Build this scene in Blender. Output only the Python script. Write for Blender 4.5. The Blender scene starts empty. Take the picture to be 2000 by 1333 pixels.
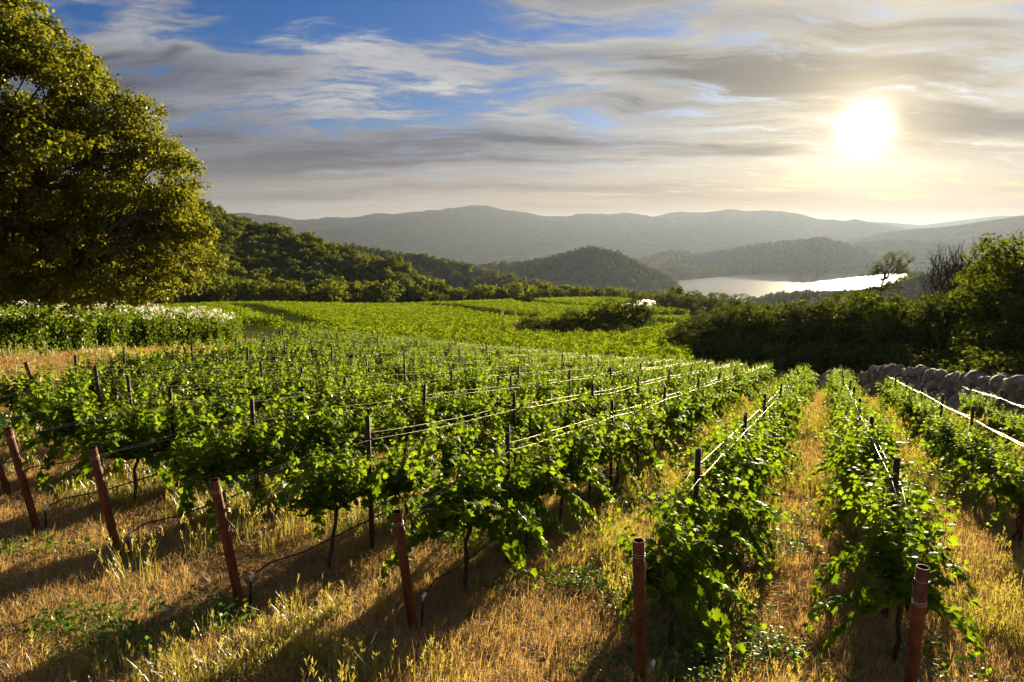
import bpy, math, time
import numpy as np
from mathutils import Matrix, Vector, Euler, Quaternion
T0 = time.time()
SC = bpy.context.scene
C = SC.collection
R = np.random.RandomState(7)

# ------------------------------------------------------------------ camera
F_PX, CX, CY, HORIZON = 1333.0, 1000.0, 666.5, 460.0          # photo pixels
PITCH = math.atan((CY - HORIZON) / F_PX)
cam_d = bpy.data.cameras.new('camera'); cam = bpy.data.objects.new('camera', cam_d); C.objects.link(cam)
cam_d.sensor_width = 36.0; cam_d.lens = 36.0 * F_PX / 2000.0
cam_d.clip_start = 0.05; cam_d.clip_end = 60000
cam.location = (0, 0, 0); cam.rotation_euler = (math.pi / 2 - PITCH, 0, 0)
SC.camera = cam

def pix_dir(px, py):
    u = (np.asarray(px, float) - CX) / F_PX; v = (CY - np.asarray(py, float)) / F_PX
    cp, sp = math.cos(PITCH), math.sin(PITCH)
    return np.stack([u, cp + v * sp, -sp + v * cp], -1)

def at(px, py, D):
    """point on the ray of a photo pixel at horizontal distance D"""
    d = pix_dir(px, py); h = np.hypot(d[..., 0], d[..., 1])
    return d * (np.asarray(D, float) / h)[..., None]

# ------------------------------------------------------------------ light
SUN = pix_dir(1690, 250); SUN = SUN / np.linalg.norm(SUN)
SUN_EL = math.asin(SUN[2]); SUN_AZ = math.atan2(SUN[0], SUN[1])
sun_d = bpy.data.lights.new('sun', 'SUN'); sun = bpy.data.objects.new('sun', sun_d); C.objects.link(sun)
sun_d.energy = 5.0; sun_d.angle = math.radians(0.6); sun_d.color = (1.0, 0.79, 0.49)
sun.rotation_euler = Vector(SUN).to_track_quat('Z', 'Y').to_euler()
SC.view_settings.view_transform = 'Standard'; SC.view_settings.look = 'None'
EXPOSURE = 2.3
SC.view_settings.exposure = EXPOSURE; SC.view_settings.gamma = 1.0
SC.view_settings.use_curve_mapping = False
SC.render.engine = 'CYCLES'
cy = SC.cycles
cy.max_bounces = 5; cy.diffuse_bounces = 2; cy.glossy_bounces = 2; cy.transmission_bounces = 4
cy.transparent_max_bounces = 6; cy.volume_bounces = 0
cy.use_denoising = True; cy.denoiser = 'OPENIMAGEDENOISE'
cy.sample_clamp_indirect = 4.0; cy.caustics_reflective = False; cy.caustics_refractive = False
cy.use_adaptive_sampling = True; cy.adaptive_threshold = 0.02

# ------------------------------------------------------------------ world
world = bpy.data.worlds.new('World'); SC.world = world; world.use_nodes = True
class NT:
    """terse node builder"""
    def __init__(s, tree): s.t = tree; s.n = tree.nodes; s.l = tree.links
    def new(s, kind, **kw):
        nd = s.n.new(kind)
        for k, v in kw.items(): setattr(nd, k, v)
        return nd
    def put(s, sock, v):
        if isinstance(v, bpy.types.NodeSocket): s.l.new(v, sock)
        elif v is not None: sock.default_value = v
    def m(s, op, a, b=None, c=None, clamp=False):
        nd = s.new('ShaderNodeMath', operation=op); nd.use_clamp = clamp
        for i, v in enumerate((a, b, c)): s.put(nd.inputs[i], v)
        return nd.outputs[0]
    def vm(s, op, a, b=None):
        nd = s.new('ShaderNodeVectorMath', operation=op); s.put(nd.inputs[0], a); s.put(nd.inputs[1], b)
        return nd.outputs['Value'] if op in ('DOT_PRODUCT', 'LENGTH') else nd.outputs[0]
    def mix(s, f, a, b, blend='MIX'):
        nd = s.new('ShaderNodeMix', data_type='RGBA', blend_type=blend)
        s.put(nd.inputs[0], f)
        for i, v in ((6, a), (7, b)):
            if isinstance(v, (tuple, list)): v = tuple(v[:3]) + (1,)
            s.put(nd.inputs[i], v)
        return nd.outputs[2]
    def ramp(s, v, lo, hi, a=0.0, b=1.0):
        nd = s.new('ShaderNodeMapRange', interpolation_type='SMOOTHSTEP')
        s.put(nd.inputs[0], v); s.put(nd.inputs[1], lo); s.put(nd.inputs[2], hi); s.put(nd.inputs[3], a); s.put(nd.inputs[4], b)
        return nd.outputs[0]
    def noise(s, vec, scale, detail=4, rough=.5, dist=0.0, out=0, lac=2.0):
        nd = s.new('ShaderNodeTexNoise'); s.put(nd.inputs['Vector'], vec)
        nd.inputs['Scale'].default_value = scale; nd.inputs['Detail'].default_value = detail
        nd.inputs['Roughness'].default_value = rough; nd.inputs['Distortion'].default_value = dist; nd.inputs['Lacunarity'].default_value = lac
        return nd.outputs[out]
    def mapping(s, vec, loc=(0, 0, 0), rot=(0, 0, 0), sc=(1, 1, 1)):
        nd = s.new('ShaderNodeMapping'); s.put(nd.inputs[0], vec)
        nd.inputs[1].default_value = loc; nd.inputs[2].default_value = rot; nd.inputs[3].default_value = sc
        return nd.outputs[0]

SEED1, SEED2, SEED3 = 5.1, 51.7, 14.2
def build_world():
    t = NT(world.node_tree); t.n.clear()
    out = t.new('ShaderNodeOutputWorld'); bg = t.new('ShaderNodeBackground')
    STR = 0.10; bg.inputs[1].default_value = STR
    K = 1.0 / (STR * 2 ** EXPOSURE)                       # a display value times K is a colour for the background
    sky = t.new('ShaderNodeTexSky', sky_type='NISHITA'); sky.sun_disc = False
    sky.sun_elevation = SUN_EL; sky.sun_rotation = SUN_AZ; sky.altitude = 300; sky.air_density = 1.0; sky.dust_density = 0.6; sky.ozone_density = 2.5
    d = t.vm('NORMALIZE', t.new('ShaderNodeTexCoord').outputs['Generated'])
    sep = t.new('ShaderNodeSeparateXYZ'); t.put(sep.inputs[0], d)
    dz = t.m('MAXIMUM', sep.outputs[2], 0.0)
    inv = t.m('DIVIDE', 1.0, t.m('ADD', dz, 0.14))
    cmb = t.new('ShaderNodeCombineXYZ'); t.put(cmb.inputs[0], t.m('MULTIPLY', sep.outputs[0], inv)); t.put(cmb.inputs[1], t.m('MULTIPLY', sep.outputs[1], inv))
    q = cmb.outputs[0]
    sd = t.m('MAXIMUM', t.vm('DOT_PRODUCT', d, tuple(SUN)), 0.0)
    g_wide = t.m('POWER', sd, 16.0); g_mid = t.m('POWER', sd, 60.0); g_near = t.m('POWER', sd, 420.0); g_core = t.m('POWER', sd, 4500.0)
    # clear air
    hs = t.new('ShaderNodeHueSaturation'); hs.inputs['Saturation'].default_value = 1.45; hs.inputs['Value'].default_value = 1.0
    t.put(hs.inputs['Color'], sky.outputs[0])
    clear = t.mix(1.0, hs.outputs[0], (0.12, 0.145, 0.23), 'MULTIPLY')
    # cloud deck: broad sheets, streaks drawn out along the wind, fine puffs
    warp = t.noise(q, 1.6, 2, .5, 0, out=1)
    qw = t.vm('ADD', q, t.vm('MULTIPLY', t.vm('SUBTRACT', warp, (.5, .5, .5)), (.45, .45, 0)))
    broad = t.noise(t.mapping(qw, (SEED1, 1.7, 0), (0, 0, .38), (.30, .75, 1)), 1.0, 2, .5, 0)
    streak = t.noise(t.mapping(qw, (SEED2, 2.2, 0), (0, 0, .34), (.42, 2.0, 1)), 1.0, 5, .60, 0)
    puff = t.noise(t.mapping(qw, (1.3, SEED3, 0), (0, 0, -.5), (2.3, 5.2, 1)), 1.0, 7, .66, 0)
    gap = t.vm('LENGTH', t.vm('MULTIPLY', t.vm('SUBTRACT', qw, (-.55, 2.02, 0)), (1.25, 1.25, 1)))
    gapf = t.ramp(gap, .0, .75, -.13, 0.035)
    field = t.m('ADD', t.m('ADD', t.m('MULTIPLY', broad, .22), t.m('MULTIPLY', streak, .34)), t.m('ADD', t.m('MULTIPLY', puff, .50), gapf))
    cover = t.ramp(field, .46, .57)
    thick = t.ramp(t.m('ADD', t.m('ADD', t.m('MULTIPLY', broad, .60), t.m('MULTIPLY', streak, .40)), t.m('MULTIPLY', puff, .22)), .54, .70)
    lit = t.ramp(t.m('ADD', t.m('MULTIPLY', puff, .65), t.m('MULTIPLY', streak, .35)), .43, .60)
    bright = t.mix(g_wide, (.24 * K, .27 * K, .36 * K), (.70 * K, .66 * K, .55 * K))
    bright = t.mix(t.m('MULTIPLY', lit, .8), bright, t.mix(g_wide, (.70 * K, .70 * K, .71 * K), (.95 * K, .88 * K, .70 * K)))
    dark = t.mix(g_wide, (.080 * K, .090 * K, .135 * K), (.18 * K, .175 * K, .17 * K))
    cloud = t.mix(thick, bright, dark)
    col = t.mix(cover, clear, cloud)
    # hazy band over the horizon, warmer towards the sun
    g_band = t.m('POWER', sd, 3.5)
    band = t.mix(g_band, (.46 * K, .43 * K, .40 * K), (.62 * K, .36 * K, .14 * K))
    col = t.mix(t.ramp(t.m('ADD', dz, t.m('MULTIPLY', t.m('SUBTRACT', streak, .5), .10)), -.02, .15, .95, 0.0), col, band)
    # aureole of the veiled sun
    for g, c in ((g_mid, (.26, .19, .09)), (g_near, (.62, .50, .30)), (g_core, (5, 4.6, 3.6))):
        col = t.mix(g if g is g_core else t.m('MULTIPLY', g, t.m('ADD', .72, t.m('MULTIPLY', lit, .28))), col, t.mix(1.0, col, tuple(x * K for x in c), 'ADD'))
    t.l.new(col, bg.inputs[0]); t.l.new(bg.outputs[0], out.inputs[0])
build_world()
world.cycles.sampling_method = 'MANUAL'; world.cycles.sample_map_resolution = 512

# ------------------------------------------------------------------ helpers
def tag(o, label=None, cat=None, group=None, kind=None):
    if label: o['label'] = label
    if cat: o['category'] = cat
    if group: o['group'] = group
    if kind: o['kind'] = kind
    return o

def mesh_from(name, V, Fs, mats=(), smooth=False, var=None, mat_idx=None):
    """V (n,3); Fs list of int arrays (k, 3 or 4 ...); var: one value per face, stored as attribute 'v'"""
    me = bpy.data.meshes.new(name)
    V = np.asarray(V, np.float32)
    Fs = [np.asarray(f, np.int32) for f in Fs if len(f)]
    me.vertices.add(len(V)); me.vertices.foreach_set('co', V.ravel())
    loops = np.concatenate([f.ravel() for f in Fs]); sizes = np.concatenate([np.full(len(f), f.shape[1], np.int32) for f in Fs])
    me.loops.add(len(loops)); me.loops.foreach_set('vertex_index', loops)
    me.polygons.add(len(sizes)); me.polygons.foreach_set('loop_start', np.concatenate([[0], np.cumsum(sizes)[:-1]]).astype(np.int32))
    if smooth: me.polygons.foreach_set('use_smooth', np.ones(len(sizes), bool))
    if mat_idx is not None: me.polygons.foreach_set('material_index', np.asarray(mat_idx, np.int32))
    if var is not None:
        a = me.attributes.new('v', 'FLOAT', 'FACE'); a.data.foreach_set('value', np.asarray(var, np.float32))
    for m in mats: me.materials.append(m)
    me.update(calc_edges=True)
    return me

def link(name, data, parent=None, loc=None, rot=None, scale=None):
    o = bpy.data.objects.new(name, data); C.objects.link(o)
    if parent is not None: o.parent = parent
    if loc is not None: o.location = [float(x) for x in loc]
    if rot is not None: o.rotation_euler = [float(x) for x in rot]
    if scale is not None: o.scale = scale if hasattr(scale, '__len__') else (scale,) * 3
    return o

def frame(ax):
    ax = ax / (np.linalg.norm(ax, axis=-1, keepdims=True) + 1e-9)
    ref = np.where(np.abs(ax[..., 2:3]) > .9, np.array([1., 0, 0]), np.array([0, 0, 1.]))
    a = np.cross(ax, ref); a /= np.linalg.norm(a, axis=-1, keepdims=True) + 1e-9
    return a, np.cross(ax, a)

def tube(P, rad, k=6, cap=True):
    """V, quads, caps of a tube through points P"""
    P = np.asarray(P, float); rad = np.broadcast_to(np.asarray(rad, float), (len(P),))
    tan = np.gradient(P, axis=0); a, b = frame(tan)
    for i in range(1, len(P)):                              # keep the frame from flipping
        if np.dot(a[i], a[i - 1]) < 0: a[i] *= -1; b[i] *= -1
    ang = np.arange(k) * 2 * np.pi / k
    V = (P[:, None] + rad[:, None, None] * (np.cos(ang)[None, :, None] * a[:, None] + np.sin(ang)[None, :, None] * b[:, None])).reshape(-1, 3)
    i = np.arange(len(P) - 1)[:, None] * k; j = np.arange(k)[None]; j2 = (j + 1) % k
    Q = np.stack([i + j, i + j2, i + k + j2, i + k + j], -1).reshape(-1, 4)
    caps = np.array([np.arange(k)[::-1], (len(P) - 1) * k + np.arange(k)]) if cap else np.zeros((0, k), int)
    return V, Q, caps

class Geo:
    """collects shapes into one mesh"""
    def __init__(s): s.V = []; s.F = {}; s.n = 0; s.var = {}
    def add(s, V, *Fs, var=.5):
        V = np.asarray(V, float)
        for f in Fs:
            f = np.asarray(f)
            if len(f) == 0: continue
            s.F.setdefault(f.shape[1], []).append(f + s.n)
            s.var.setdefault(f.shape[1], []).append(np.broadcast_to(np.asarray(var, float), (len(f),)))
        s.V.append(V); s.n += len(V); return s
    def tube(s, P, rad, k=6, cap=True, var=.5): return s.add(*tube(P, rad, k, cap), var=var)
    def box(s, c, h, M=None, var=.5):
        v = np.array([[x, y, z] for x in (-1, 1) for y in (-1, 1) for z in (-1, 1)], float) * h
        if M is not None: v = v @ np.asarray(M).T
        return s.add(v + c, [[0, 1, 3, 2], [4, 6, 7, 5], [0, 4, 5, 1], [2, 3, 7, 6], [0, 2, 6, 4], [1, 5, 7, 3]], var=var)
    def mesh(s, name, mats=(), smooth=False):
        ks = sorted(s.F)
        return mesh_from(name, np.concatenate(s.V), [np.concatenate(s.F[k]) for k in ks], mats, smooth, np.concatenate([np.concatenate(s.var[k]) for k in ks]))

_perm = np.random.RandomState(3).rand(512, 512)
def vnoise(x, y):
    xi = np.floor(x).astype(int); yi = np.floor(y).astype(int); fx = x - xi; fy = y - yi
    fx = fx * fx * (3 - 2 * fx); fy = fy * fy * (3 - 2 * fy)
    g = lambda a, b: _perm[a & 511, b & 511]
    return (g(xi, yi) * (1 - fx) + g(xi + 1, yi) * fx) * (1 - fy) + (g(xi, yi + 1) * (1 - fx) + g(xi + 1, yi + 1) * fx) * fy
def fbm(x, y, o=4, gain=.5):
    s = 0; a = 1; n = 0
    for k in range(o):
        s = s + a * vnoise(x * 2 ** k + 17.3 * k, y * 2 ** k + 5.1 * k); n += a; a *= gain
    return s / n * 2 - 1

def in_poly(x, y, P):
    P = np.asarray(P, float); ins = np.zeros(np.shape(x), bool); j = len(P) - 1
    for i in range(len(P)):
        xi, yi = P[i]; xj, yj = P[j]
        ins ^= ((yi > y) != (yj > y)) & (x < (xj - xi) * (y - yi) / (yj - yi + 1e-12) + xi); j = i
    return ins

# ------------------------------------------------------------------ materials
def material(name):
    m = bpy.data.materials.new(name); m.use_nodes = True
    t = NT(m.node_tree); t.n.clear(); out = t.new('ShaderNodeOutputMaterial')
    return m, t, out
def principled(t, out, col, rough=.8, spec=.3, normal=None, metal=0.0):
    b = t.new('ShaderNodeBsdfPrincipled')
    if isinstance(col, tuple): col = col[:3] + (1,)
    t.put(b.inputs['Base Color'], col); t.put(b.inputs['Roughness'], rough); b.inputs['Specular IOR Level'].default_value = spec
    b.inputs['Metallic'].default_value = metal
    if normal is not None: t.l.new(normal, b.inputs['Normal'])
    t.l.new(b.outputs[0], out.inputs[0]); return b
def matte(t, out, col, normal=None):
    b = t.new('ShaderNodeBsdfDiffuse'); t.put(b.inputs[0], col); b.inputs['Roughness'].default_value = .5
    if normal is not None: t.l.new(normal, b.inputs['Normal'])
    t.l.new(b.outputs[0], out.inputs[0])
def bump(t, h, strength=.5, dist=.02):
    b = t.new('ShaderNodeBump'); b.inputs['Strength'].default_value = strength; b.inputs['Distance'].default_value = dist
    t.l.new(h, b.inputs['Height']); return b.outputs[0]
def attr(t, name):
    return t.new('ShaderNodeAttribute', attribute_name=name).outputs['Fac']

def leaf_mat(name, c0, c1, trans=.5, tcol=None, gloss=.12, rough=.45, ow=.25):
    """thin leaf: diffuse + light let through + a little gloss; colour varies from leaf to leaf and plant to plant"""
    m, t, out = material(name)
    oi = t.new('ShaderNodeObjectInfo')
    f = t.m('ADD', t.m('MULTIPLY', attr(t, 'v'), 1 - ow), t.m('MULTIPLY', oi.outputs['Random'], ow))
    col = t.mix(f, c0, c1)
    tc = t.mix(1.0, col, tcol or (1.35, 1.25, .55), 'MULTIPLY')
    df = t.new('ShaderNodeBsdfDiffuse'); t.put(df.inputs[0], col)
    tr = t.new('ShaderNodeBsdfTranslucent'); t.put(tr.inputs[0], tc)
    mx = t.new('ShaderNodeMixShader'); mx.inputs[0].default_value = trans; t.l.new(df.outputs[0], mx.inputs[1]); t.l.new(tr.outputs[0], mx.inputs[2])
    gl = t.new('ShaderNodeBsdfGlossy'); gl.inputs['Roughness'].default_value = rough; gl.inputs[0].default_value = (.8, .85, .9, 1)
    fr = t.new('ShaderNodeFresnel'); fr.inputs[0].default_value = 1.35
    m2 = t.new('ShaderNodeMixShader'); t.l.new(t.m('MULTIPLY', fr.outputs[0], gloss * 5, clamp=True), m2.inputs[0])
    t.l.new(mx.outputs[0], m2.inputs[1]); t.l.new(gl.outputs[0], m2.inputs[2]); t.l.new(m2.outputs[0], out.inputs[0])
    return m

M = {}
M['vine_leaf'] = leaf_mat('vine_leaf', (.040, .098, .011), (.195, .262, .020), .60, (1.55, 1.55, .42), .02, .45)
M['far_vine'] = leaf_mat('far_vine', (.045, .095, .010), (.16, .215, .020), .55, (1.45, 1.38, .42), .0, .5)
M['oak_leaf'] = leaf_mat('oak_leaf', (.040, .062, .011), (.180, .195, .030), .50, (1.65, 1.50, .42), .015, .5)
M['grove_leaf'] = leaf_mat('grove_leaf', (.026, .044, .010), (.095, .115, .020), .42, (1.5, 1.5, .42), .012, .5, .4)
M['hill_leaf'] = leaf_mat('hill_leaf', (.034, .060, .013), (.175, .200, .040), .42, (1.4, 1.35, .45), .0, .6, .55)
M['weed_leaf'] = leaf_mat('weed_leaf', (.045, .11, .02), (.11, .19, .03), .45, (1.4, 1.4, .5), .06, .5)
M['patch_leaf'] = leaf_mat('patch_leaf', (.055, .105, .014), (.13, .19, .025), .45, (1.5, 1.4, .45), .01, .5)
M['grass_green'] = leaf_mat('grass_green', (.15, .17, .035), (.36, .31, .09), .5, (1.3, 1.25, .6), .05, .5)
M['grass_dry'] = leaf_mat('grass_dry', (.28, .185, .075), (.60, .45, .21), .45, (1.2, 1.1, .7), .01, .6)
M['straw'] = leaf_mat('straw', (.16, .10, .05), (.62, .46, .26), .25, (1.1, 1.0, .7), .01, .6)
M['petal'] = leaf_mat('petal', (.80, .80, .74), (.86, .85, .78), .45, (1.0, .98, .9), .0, .6)

def simple(name, c0, c1, scale, rough=.85, spec=.2, bstr=.4, bdist=.02, detail=6, metal=0.0, stretch=(1, 1, 1)):
    m, t, out = material(name)
    v = t.mapping(t.new('ShaderNodeTexCoord').outputs['Object'], sc=stretch)
    n = t.noise(v, scale, detail, .6)
    principled(t, out, t.mix(t.ramp(n, .3, .7), c0, c1), rough, spec, bump(t, n, bstr, bdist), metal); return m
M['bark'] = simple('bark', (.035, .026, .020), (.12, .095, .07), 6, stretch=(3, 3, .6), bstr=.8, bdist=.05)
M['vine_bark'] = simple('vine_bark', (.025, .018, .013), (.085, .060, .042), 40, stretch=(2, 2, .4), bstr=.9, bdist=.01)
M['shoot_stem'] = simple('shoot_stem', (.10, .13, .025), (.17, .15, .05), 30, rough=.6)
M['rust'] = simple('rust', (.06, .018, .008), (.17, .052, .020), 14, rough=.75, spec=.35, bstr=.35, bdist=.004, stretch=(1, 1, .45))
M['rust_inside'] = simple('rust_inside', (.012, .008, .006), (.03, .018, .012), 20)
M['dark_steel'] = simple('dark_steel', (.020, .013, .010), (.060, .030, .018), 20, rough=.7, spec=.35)
M['hose'] = simple('hose', (.010, .010, .010), (.022, .021, .020), 8, rough=.5, spec=.4)
M['white_plastic'] = simple('white_plastic', (.62, .61, .58), (.75, .74, .70), 10, rough=.4, spec=.4)
M['dead_wood'] = simple('dead_wood', (.035, .028, .022), (.085, .070, .055), 10)
M['stone'] = simple('stone', (.10, .088, .075), (.31, .275, .235), 1.6, rough=.9, spec=.2, bstr=.6, bdist=.06, detail=8)
M['sheet'] = simple('sheet', (.60, .57, .54), (.74, .71, .68), .4, rough=.5)
M['pole_wood'] = simple('pole_wood', (.05, .04, .03), (.10, .08, .06), 3)
M['paint_white'] = simple('paint_white', (.68, .67, .63), (.8, .79, .76), 2)
M['roof_grey'] = simple('roof_grey', (.12, .11, .10), (.2, .18, .17), 2)

m, t, out = material('wire'); principled(t, out, (.45, .44, .41), .45, .4, metal=.75); M['wire'] = m

def ground_mat():
    m, t, out = material('ground'); P = t.new('ShaderNodeTexCoord').outputs['Object']
    near = t.ramp(t.vm('LENGTH', P), 400, 1400)
    n1 = t.noise(P, .55, 5, .6); n2 = t.noise(P, 3.2, 6, .65); n3 = t.noise(P, 26, 5, .7)
    soil = t.mix(t.ramp(n2, .35, .65), (.120, .070, .038), (.28, .175, .085))
    straw = t.mix(t.ramp(n3, .3, .7), (.20, .13, .06), (.50, .35, .175))
    col = t.mix(t.ramp(t.m('ADD', t.m('MULTIPLY', n1, .6), t.m('MULTIPLY', n2, .5)), .42, .66), soil, straw)
    col = t.mix(attr(t, 'turf'), col, t.mix(t.ramp(n2, .3, .7), (.045, .070, .014), (.10, .115, .026)))
    f1 = t.new('ShaderNodeTexVoronoi'); t.put(f1.inputs['Vector'], t.mapping(P, sc=(1, 1, 0))); f1.inputs['Scale'].default_value = .0032
    hsv = t.new('ShaderNodeSeparateColor'); t.put(hsv.inputs[0], f1.outputs['Color'])
    valley = t.mix(hsv.outputs[0], (.05, .075, .025), (.13, .15, .055))
    valley = t.mix(t.ramp(t.noise(P, .006, 4, .6), .5, .62), valley, (.022, .034, .014))
    col = t.mix(near, col, valley)
    h = t.m('ADD', t.m('MULTIPLY', n3, .6), t.m('MULTIPLY', n2, .8))
    matte(t, out, col, bump(t, h, .7, .05)); return m
M['ground'] = ground_mat()
def hill_mat(name, dark, light, scale, meadow=None):
    m, t, out = material(name); P = t.new('ShaderNodeTexCoord').outputs['Object']
    n = t.noise(P, scale, 6, .65); v = t.new('ShaderNodeTexVoronoi'); t.put(v.inputs['Vector'], P); v.inputs['Scale'].default_value = scale * 2.2
    f = t.m('ADD', t.m('MULTIPLY', t.ramp(n, .32, .68), .7), t.m('MULTIPLY', t.m('SUBTRACT', 1.0, v.outputs['Distance']), .3))
    col = t.mix(f, dark, light)
    if meadow: col = t.mix(attr(t, 'meadow'), col, meadow)
    matte(t, out, col, bump(t, f, .6, 1.2 / scale * .08)); return m
M['wood_near'] = hill_mat('wood_near', (.022, .030, .010), (.065, .075, .022), .06, (.20, .16, .07))
M['wood_mid'] = hill_mat('wood_mid', (.020, .030, .010), (.085, .095, .032), .030, (.17, .21, .045))
M['wood_far'] = hill_mat('wood_far', (.020, .030, .012), (.075, .085, .030), .010, (.20, .20, .08))
m, t, out = material('lake'); P = t.new('ShaderNodeTexCoord').outputs['Object']
principled(t, out, (.030, .045, .055), .24, .5, bump(t, t.noise(P, .05, 4, .6), .25, 1.0)); M['lake'] = m

# ------------------------------------------------------------------ terrain
GX, GY, CAM_H = -.040, -.143, 2.9
RAZ = math.radians(25.1); RD = np.array([math.sin(RAZ), math.cos(RAZ)]); PD = np.array([RD[1], -RD[0]])   # along the vine rows, across them
def row_xy(perp, along): return np.asarray(along)[..., None] * RD + np.asarray(perp)[..., None] * PD
VALLEY = -225.0
COLS = [-500, 0, 400, 800, 1200, 1600, 2000, 2600]
PROF = {  # ground height by distance: (metres, photo row)
    -500: [(45, 668), (80, 650), (150, 622), (300, 600)],
    0: [(45, 650), (80, 640), (150, 622), (300, 600)],
    400: [(45, 661), (70, 655), (100, 643), (160, 618), (240, 602), (300, 600)],
    800: [(70, 690), (95, 662), (130, 636), (180, 615), (260, 599), (320, 600)],
    1200: [(65, 712), (90, 686), (120, 656), (160, 630), (220, 604), (300, 584), (350, 588)],
    1600: [(55, 738), (80, 720), (120, 700), (200, 660), (320, 628)],
    2000: [(50, 765), (80, 740), (120, 715), (200, 670), (320, 636)],
    2600: [(50, 765), (80, 740), (120, 715), (200, 670), (320, 636)]}
_DG = np.exp(np.linspace(math.log(40), math.log(20000), 400))
_tab = []
for cx in COLS:
    pr = PROF[cx]; D = [p[0] for p in pr]; z = [float(at(cx, p[1], p[0])[2]) for p in pr]
    D += [520, 900, 1500, 20000]; z += [min(z[-1] - 22, -55), -140, VALLEY, VALLEY]
    zz = np.interp(np.log(_DG), np.log(D), z)
    k = np.exp(-np.linspace(-2, 2, 13) ** 2); k /= k.sum()
    _tab.append(np.convolve(np.pad(zz, 6, mode='edge'), k, 'valid'))
_tab = np.array(_tab); _caz = np.array([math.atan2((c - CX) / F_PX, math.cos(PITCH)) for c in COLS])
def terrain(x, y):
    x = np.asarray(x, float); y = np.asarray(y, float)
    D = np.hypot(x, y); az = np.arctan2(x, y)
    perp = x * PD[0] + y * PD[1]; along = x * RD[0] + y * RD[1]
    near = -CAM_H + GX * x + GY * np.where(y < -14, -14 + (y + 14) * .3, y)
    near = near + .066 * np.logaddexp(0, (-perp - 13) / 3) * 3
    near = near + .05 * fbm(x * .35, y * .35, 3)
    fi = np.clip(np.interp(az, _caz, np.arange(len(COLS))), 0, len(COLS) - 1.0001); i0 = fi.astype(int); f = fi - i0; f = f * f * (3 - 2 * f)
    gi = np.clip(np.interp(np.log(np.maximum(D, 1)), np.log(_DG), np.arange(len(_DG))), 0, len(_DG) - 1.001); j0 = gi.astype(int); g = gi - j0
    smp = lambda i: _tab[i, j0] * (1 - g) + _tab[i, j0 + 1] * g
    far = smp(i0) * (1 - f) + smp(np.minimum(i0 + 1, len(COLS) - 1)) * f
    far = far + np.clip((D - 60) / 60, 0, 1) * .35 * fbm(x * .02, y * .02, 3) * np.clip(D / 150, 0, 4)
    w = np.clip((D - 44) / 24, 0, 1); w = w * w * (3 - 2 * w)
    return near * (1 - w) + far * w
def ground_hit(px, py, lo=3, hi=600):
    """horizontal distance at which a photo pixel's ray meets the terrain"""
    D = np.exp(np.linspace(math.log(lo), math.log(hi), 1500)); p = at(np.full_like(D, px), np.full_like(D, py), D)
    below = np.nonzero(p[:, 2] < terrain(p[:, 0], p[:, 1]))[0]
    return float(D[below[0]]) if len(below) else float(hi)
def ground_pt(px, py, lo=3, hi=600):
    p = at(px, py, ground_hit(px, py, lo, hi)); p[2] = float(terrain(p[0], p[1])); return p
def near_edge(perp):     # where each vine row begins
    return np.interp(perp, [-50, -44, -33, -22, -16, -9.2, 2, 8], [55, 50, 36.5, 19.0, 7.6, 5.0, 5.3, 6])
def far_edge(perp):
    return np.interp(perp, [-50, -44, -25, -9, .7, 2.8, 4.9, 8], [64, 63, 58, 51, 42, 37, 30, 24])

def build_ground():
    az = np.radians(np.concatenate([np.arange(-180, -48, 4.0), np.arange(-48, 48, .3), np.arange(48, 180, 4.0)]))
    D = np.concatenate([[.4], np.exp(np.linspace(math.log(1.0), math.log(22000), 300))])
    A, DD = np.meshgrid(az, D); x = DD * np.sin(A); y = DD * np.cos(A); z = terrain(x, y)
    V = np.stack([x, y, z], -1).reshape(-1, 3); na = len(az)
    i = np.arange(len(D) - 1)[:, None] * na; j = np.arange(na)[None]; j2 = (j + 1) % na
    Q = np.stack([i + j, i + na + j, i + na + j2, i + j2], -1).reshape(-1, 4)
    V = np.concatenate([V, [[0, 0, float(terrain(0, 0))]]]); k = len(V) - 1
    Tt = np.stack([np.full(na, k), np.arange(na), (np.arange(na) + 1) % na], -1)
    me = mesh_from('ground', V, [Q, Tt[:, ::-1]], [M['ground']], True)
    X, Y = V[:, 0], V[:, 1]; dist = np.hypot(X, Y)
    turf = np.clip((dist - 52) / 14, 0, 1) * .95 + .25 * np.clip(fbm(X * .5 + 4, Y * .5, 3) * 2, 0, 1)
    a = me.attributes.new('turf', 'FLOAT', 'POINT'); a.data.foreach_set('value', turf.astype(np.float32))
    tag(link('ground', me), 'dry straw covered slope running down to a wide green valley', kind='structure')
build_ground()

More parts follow.
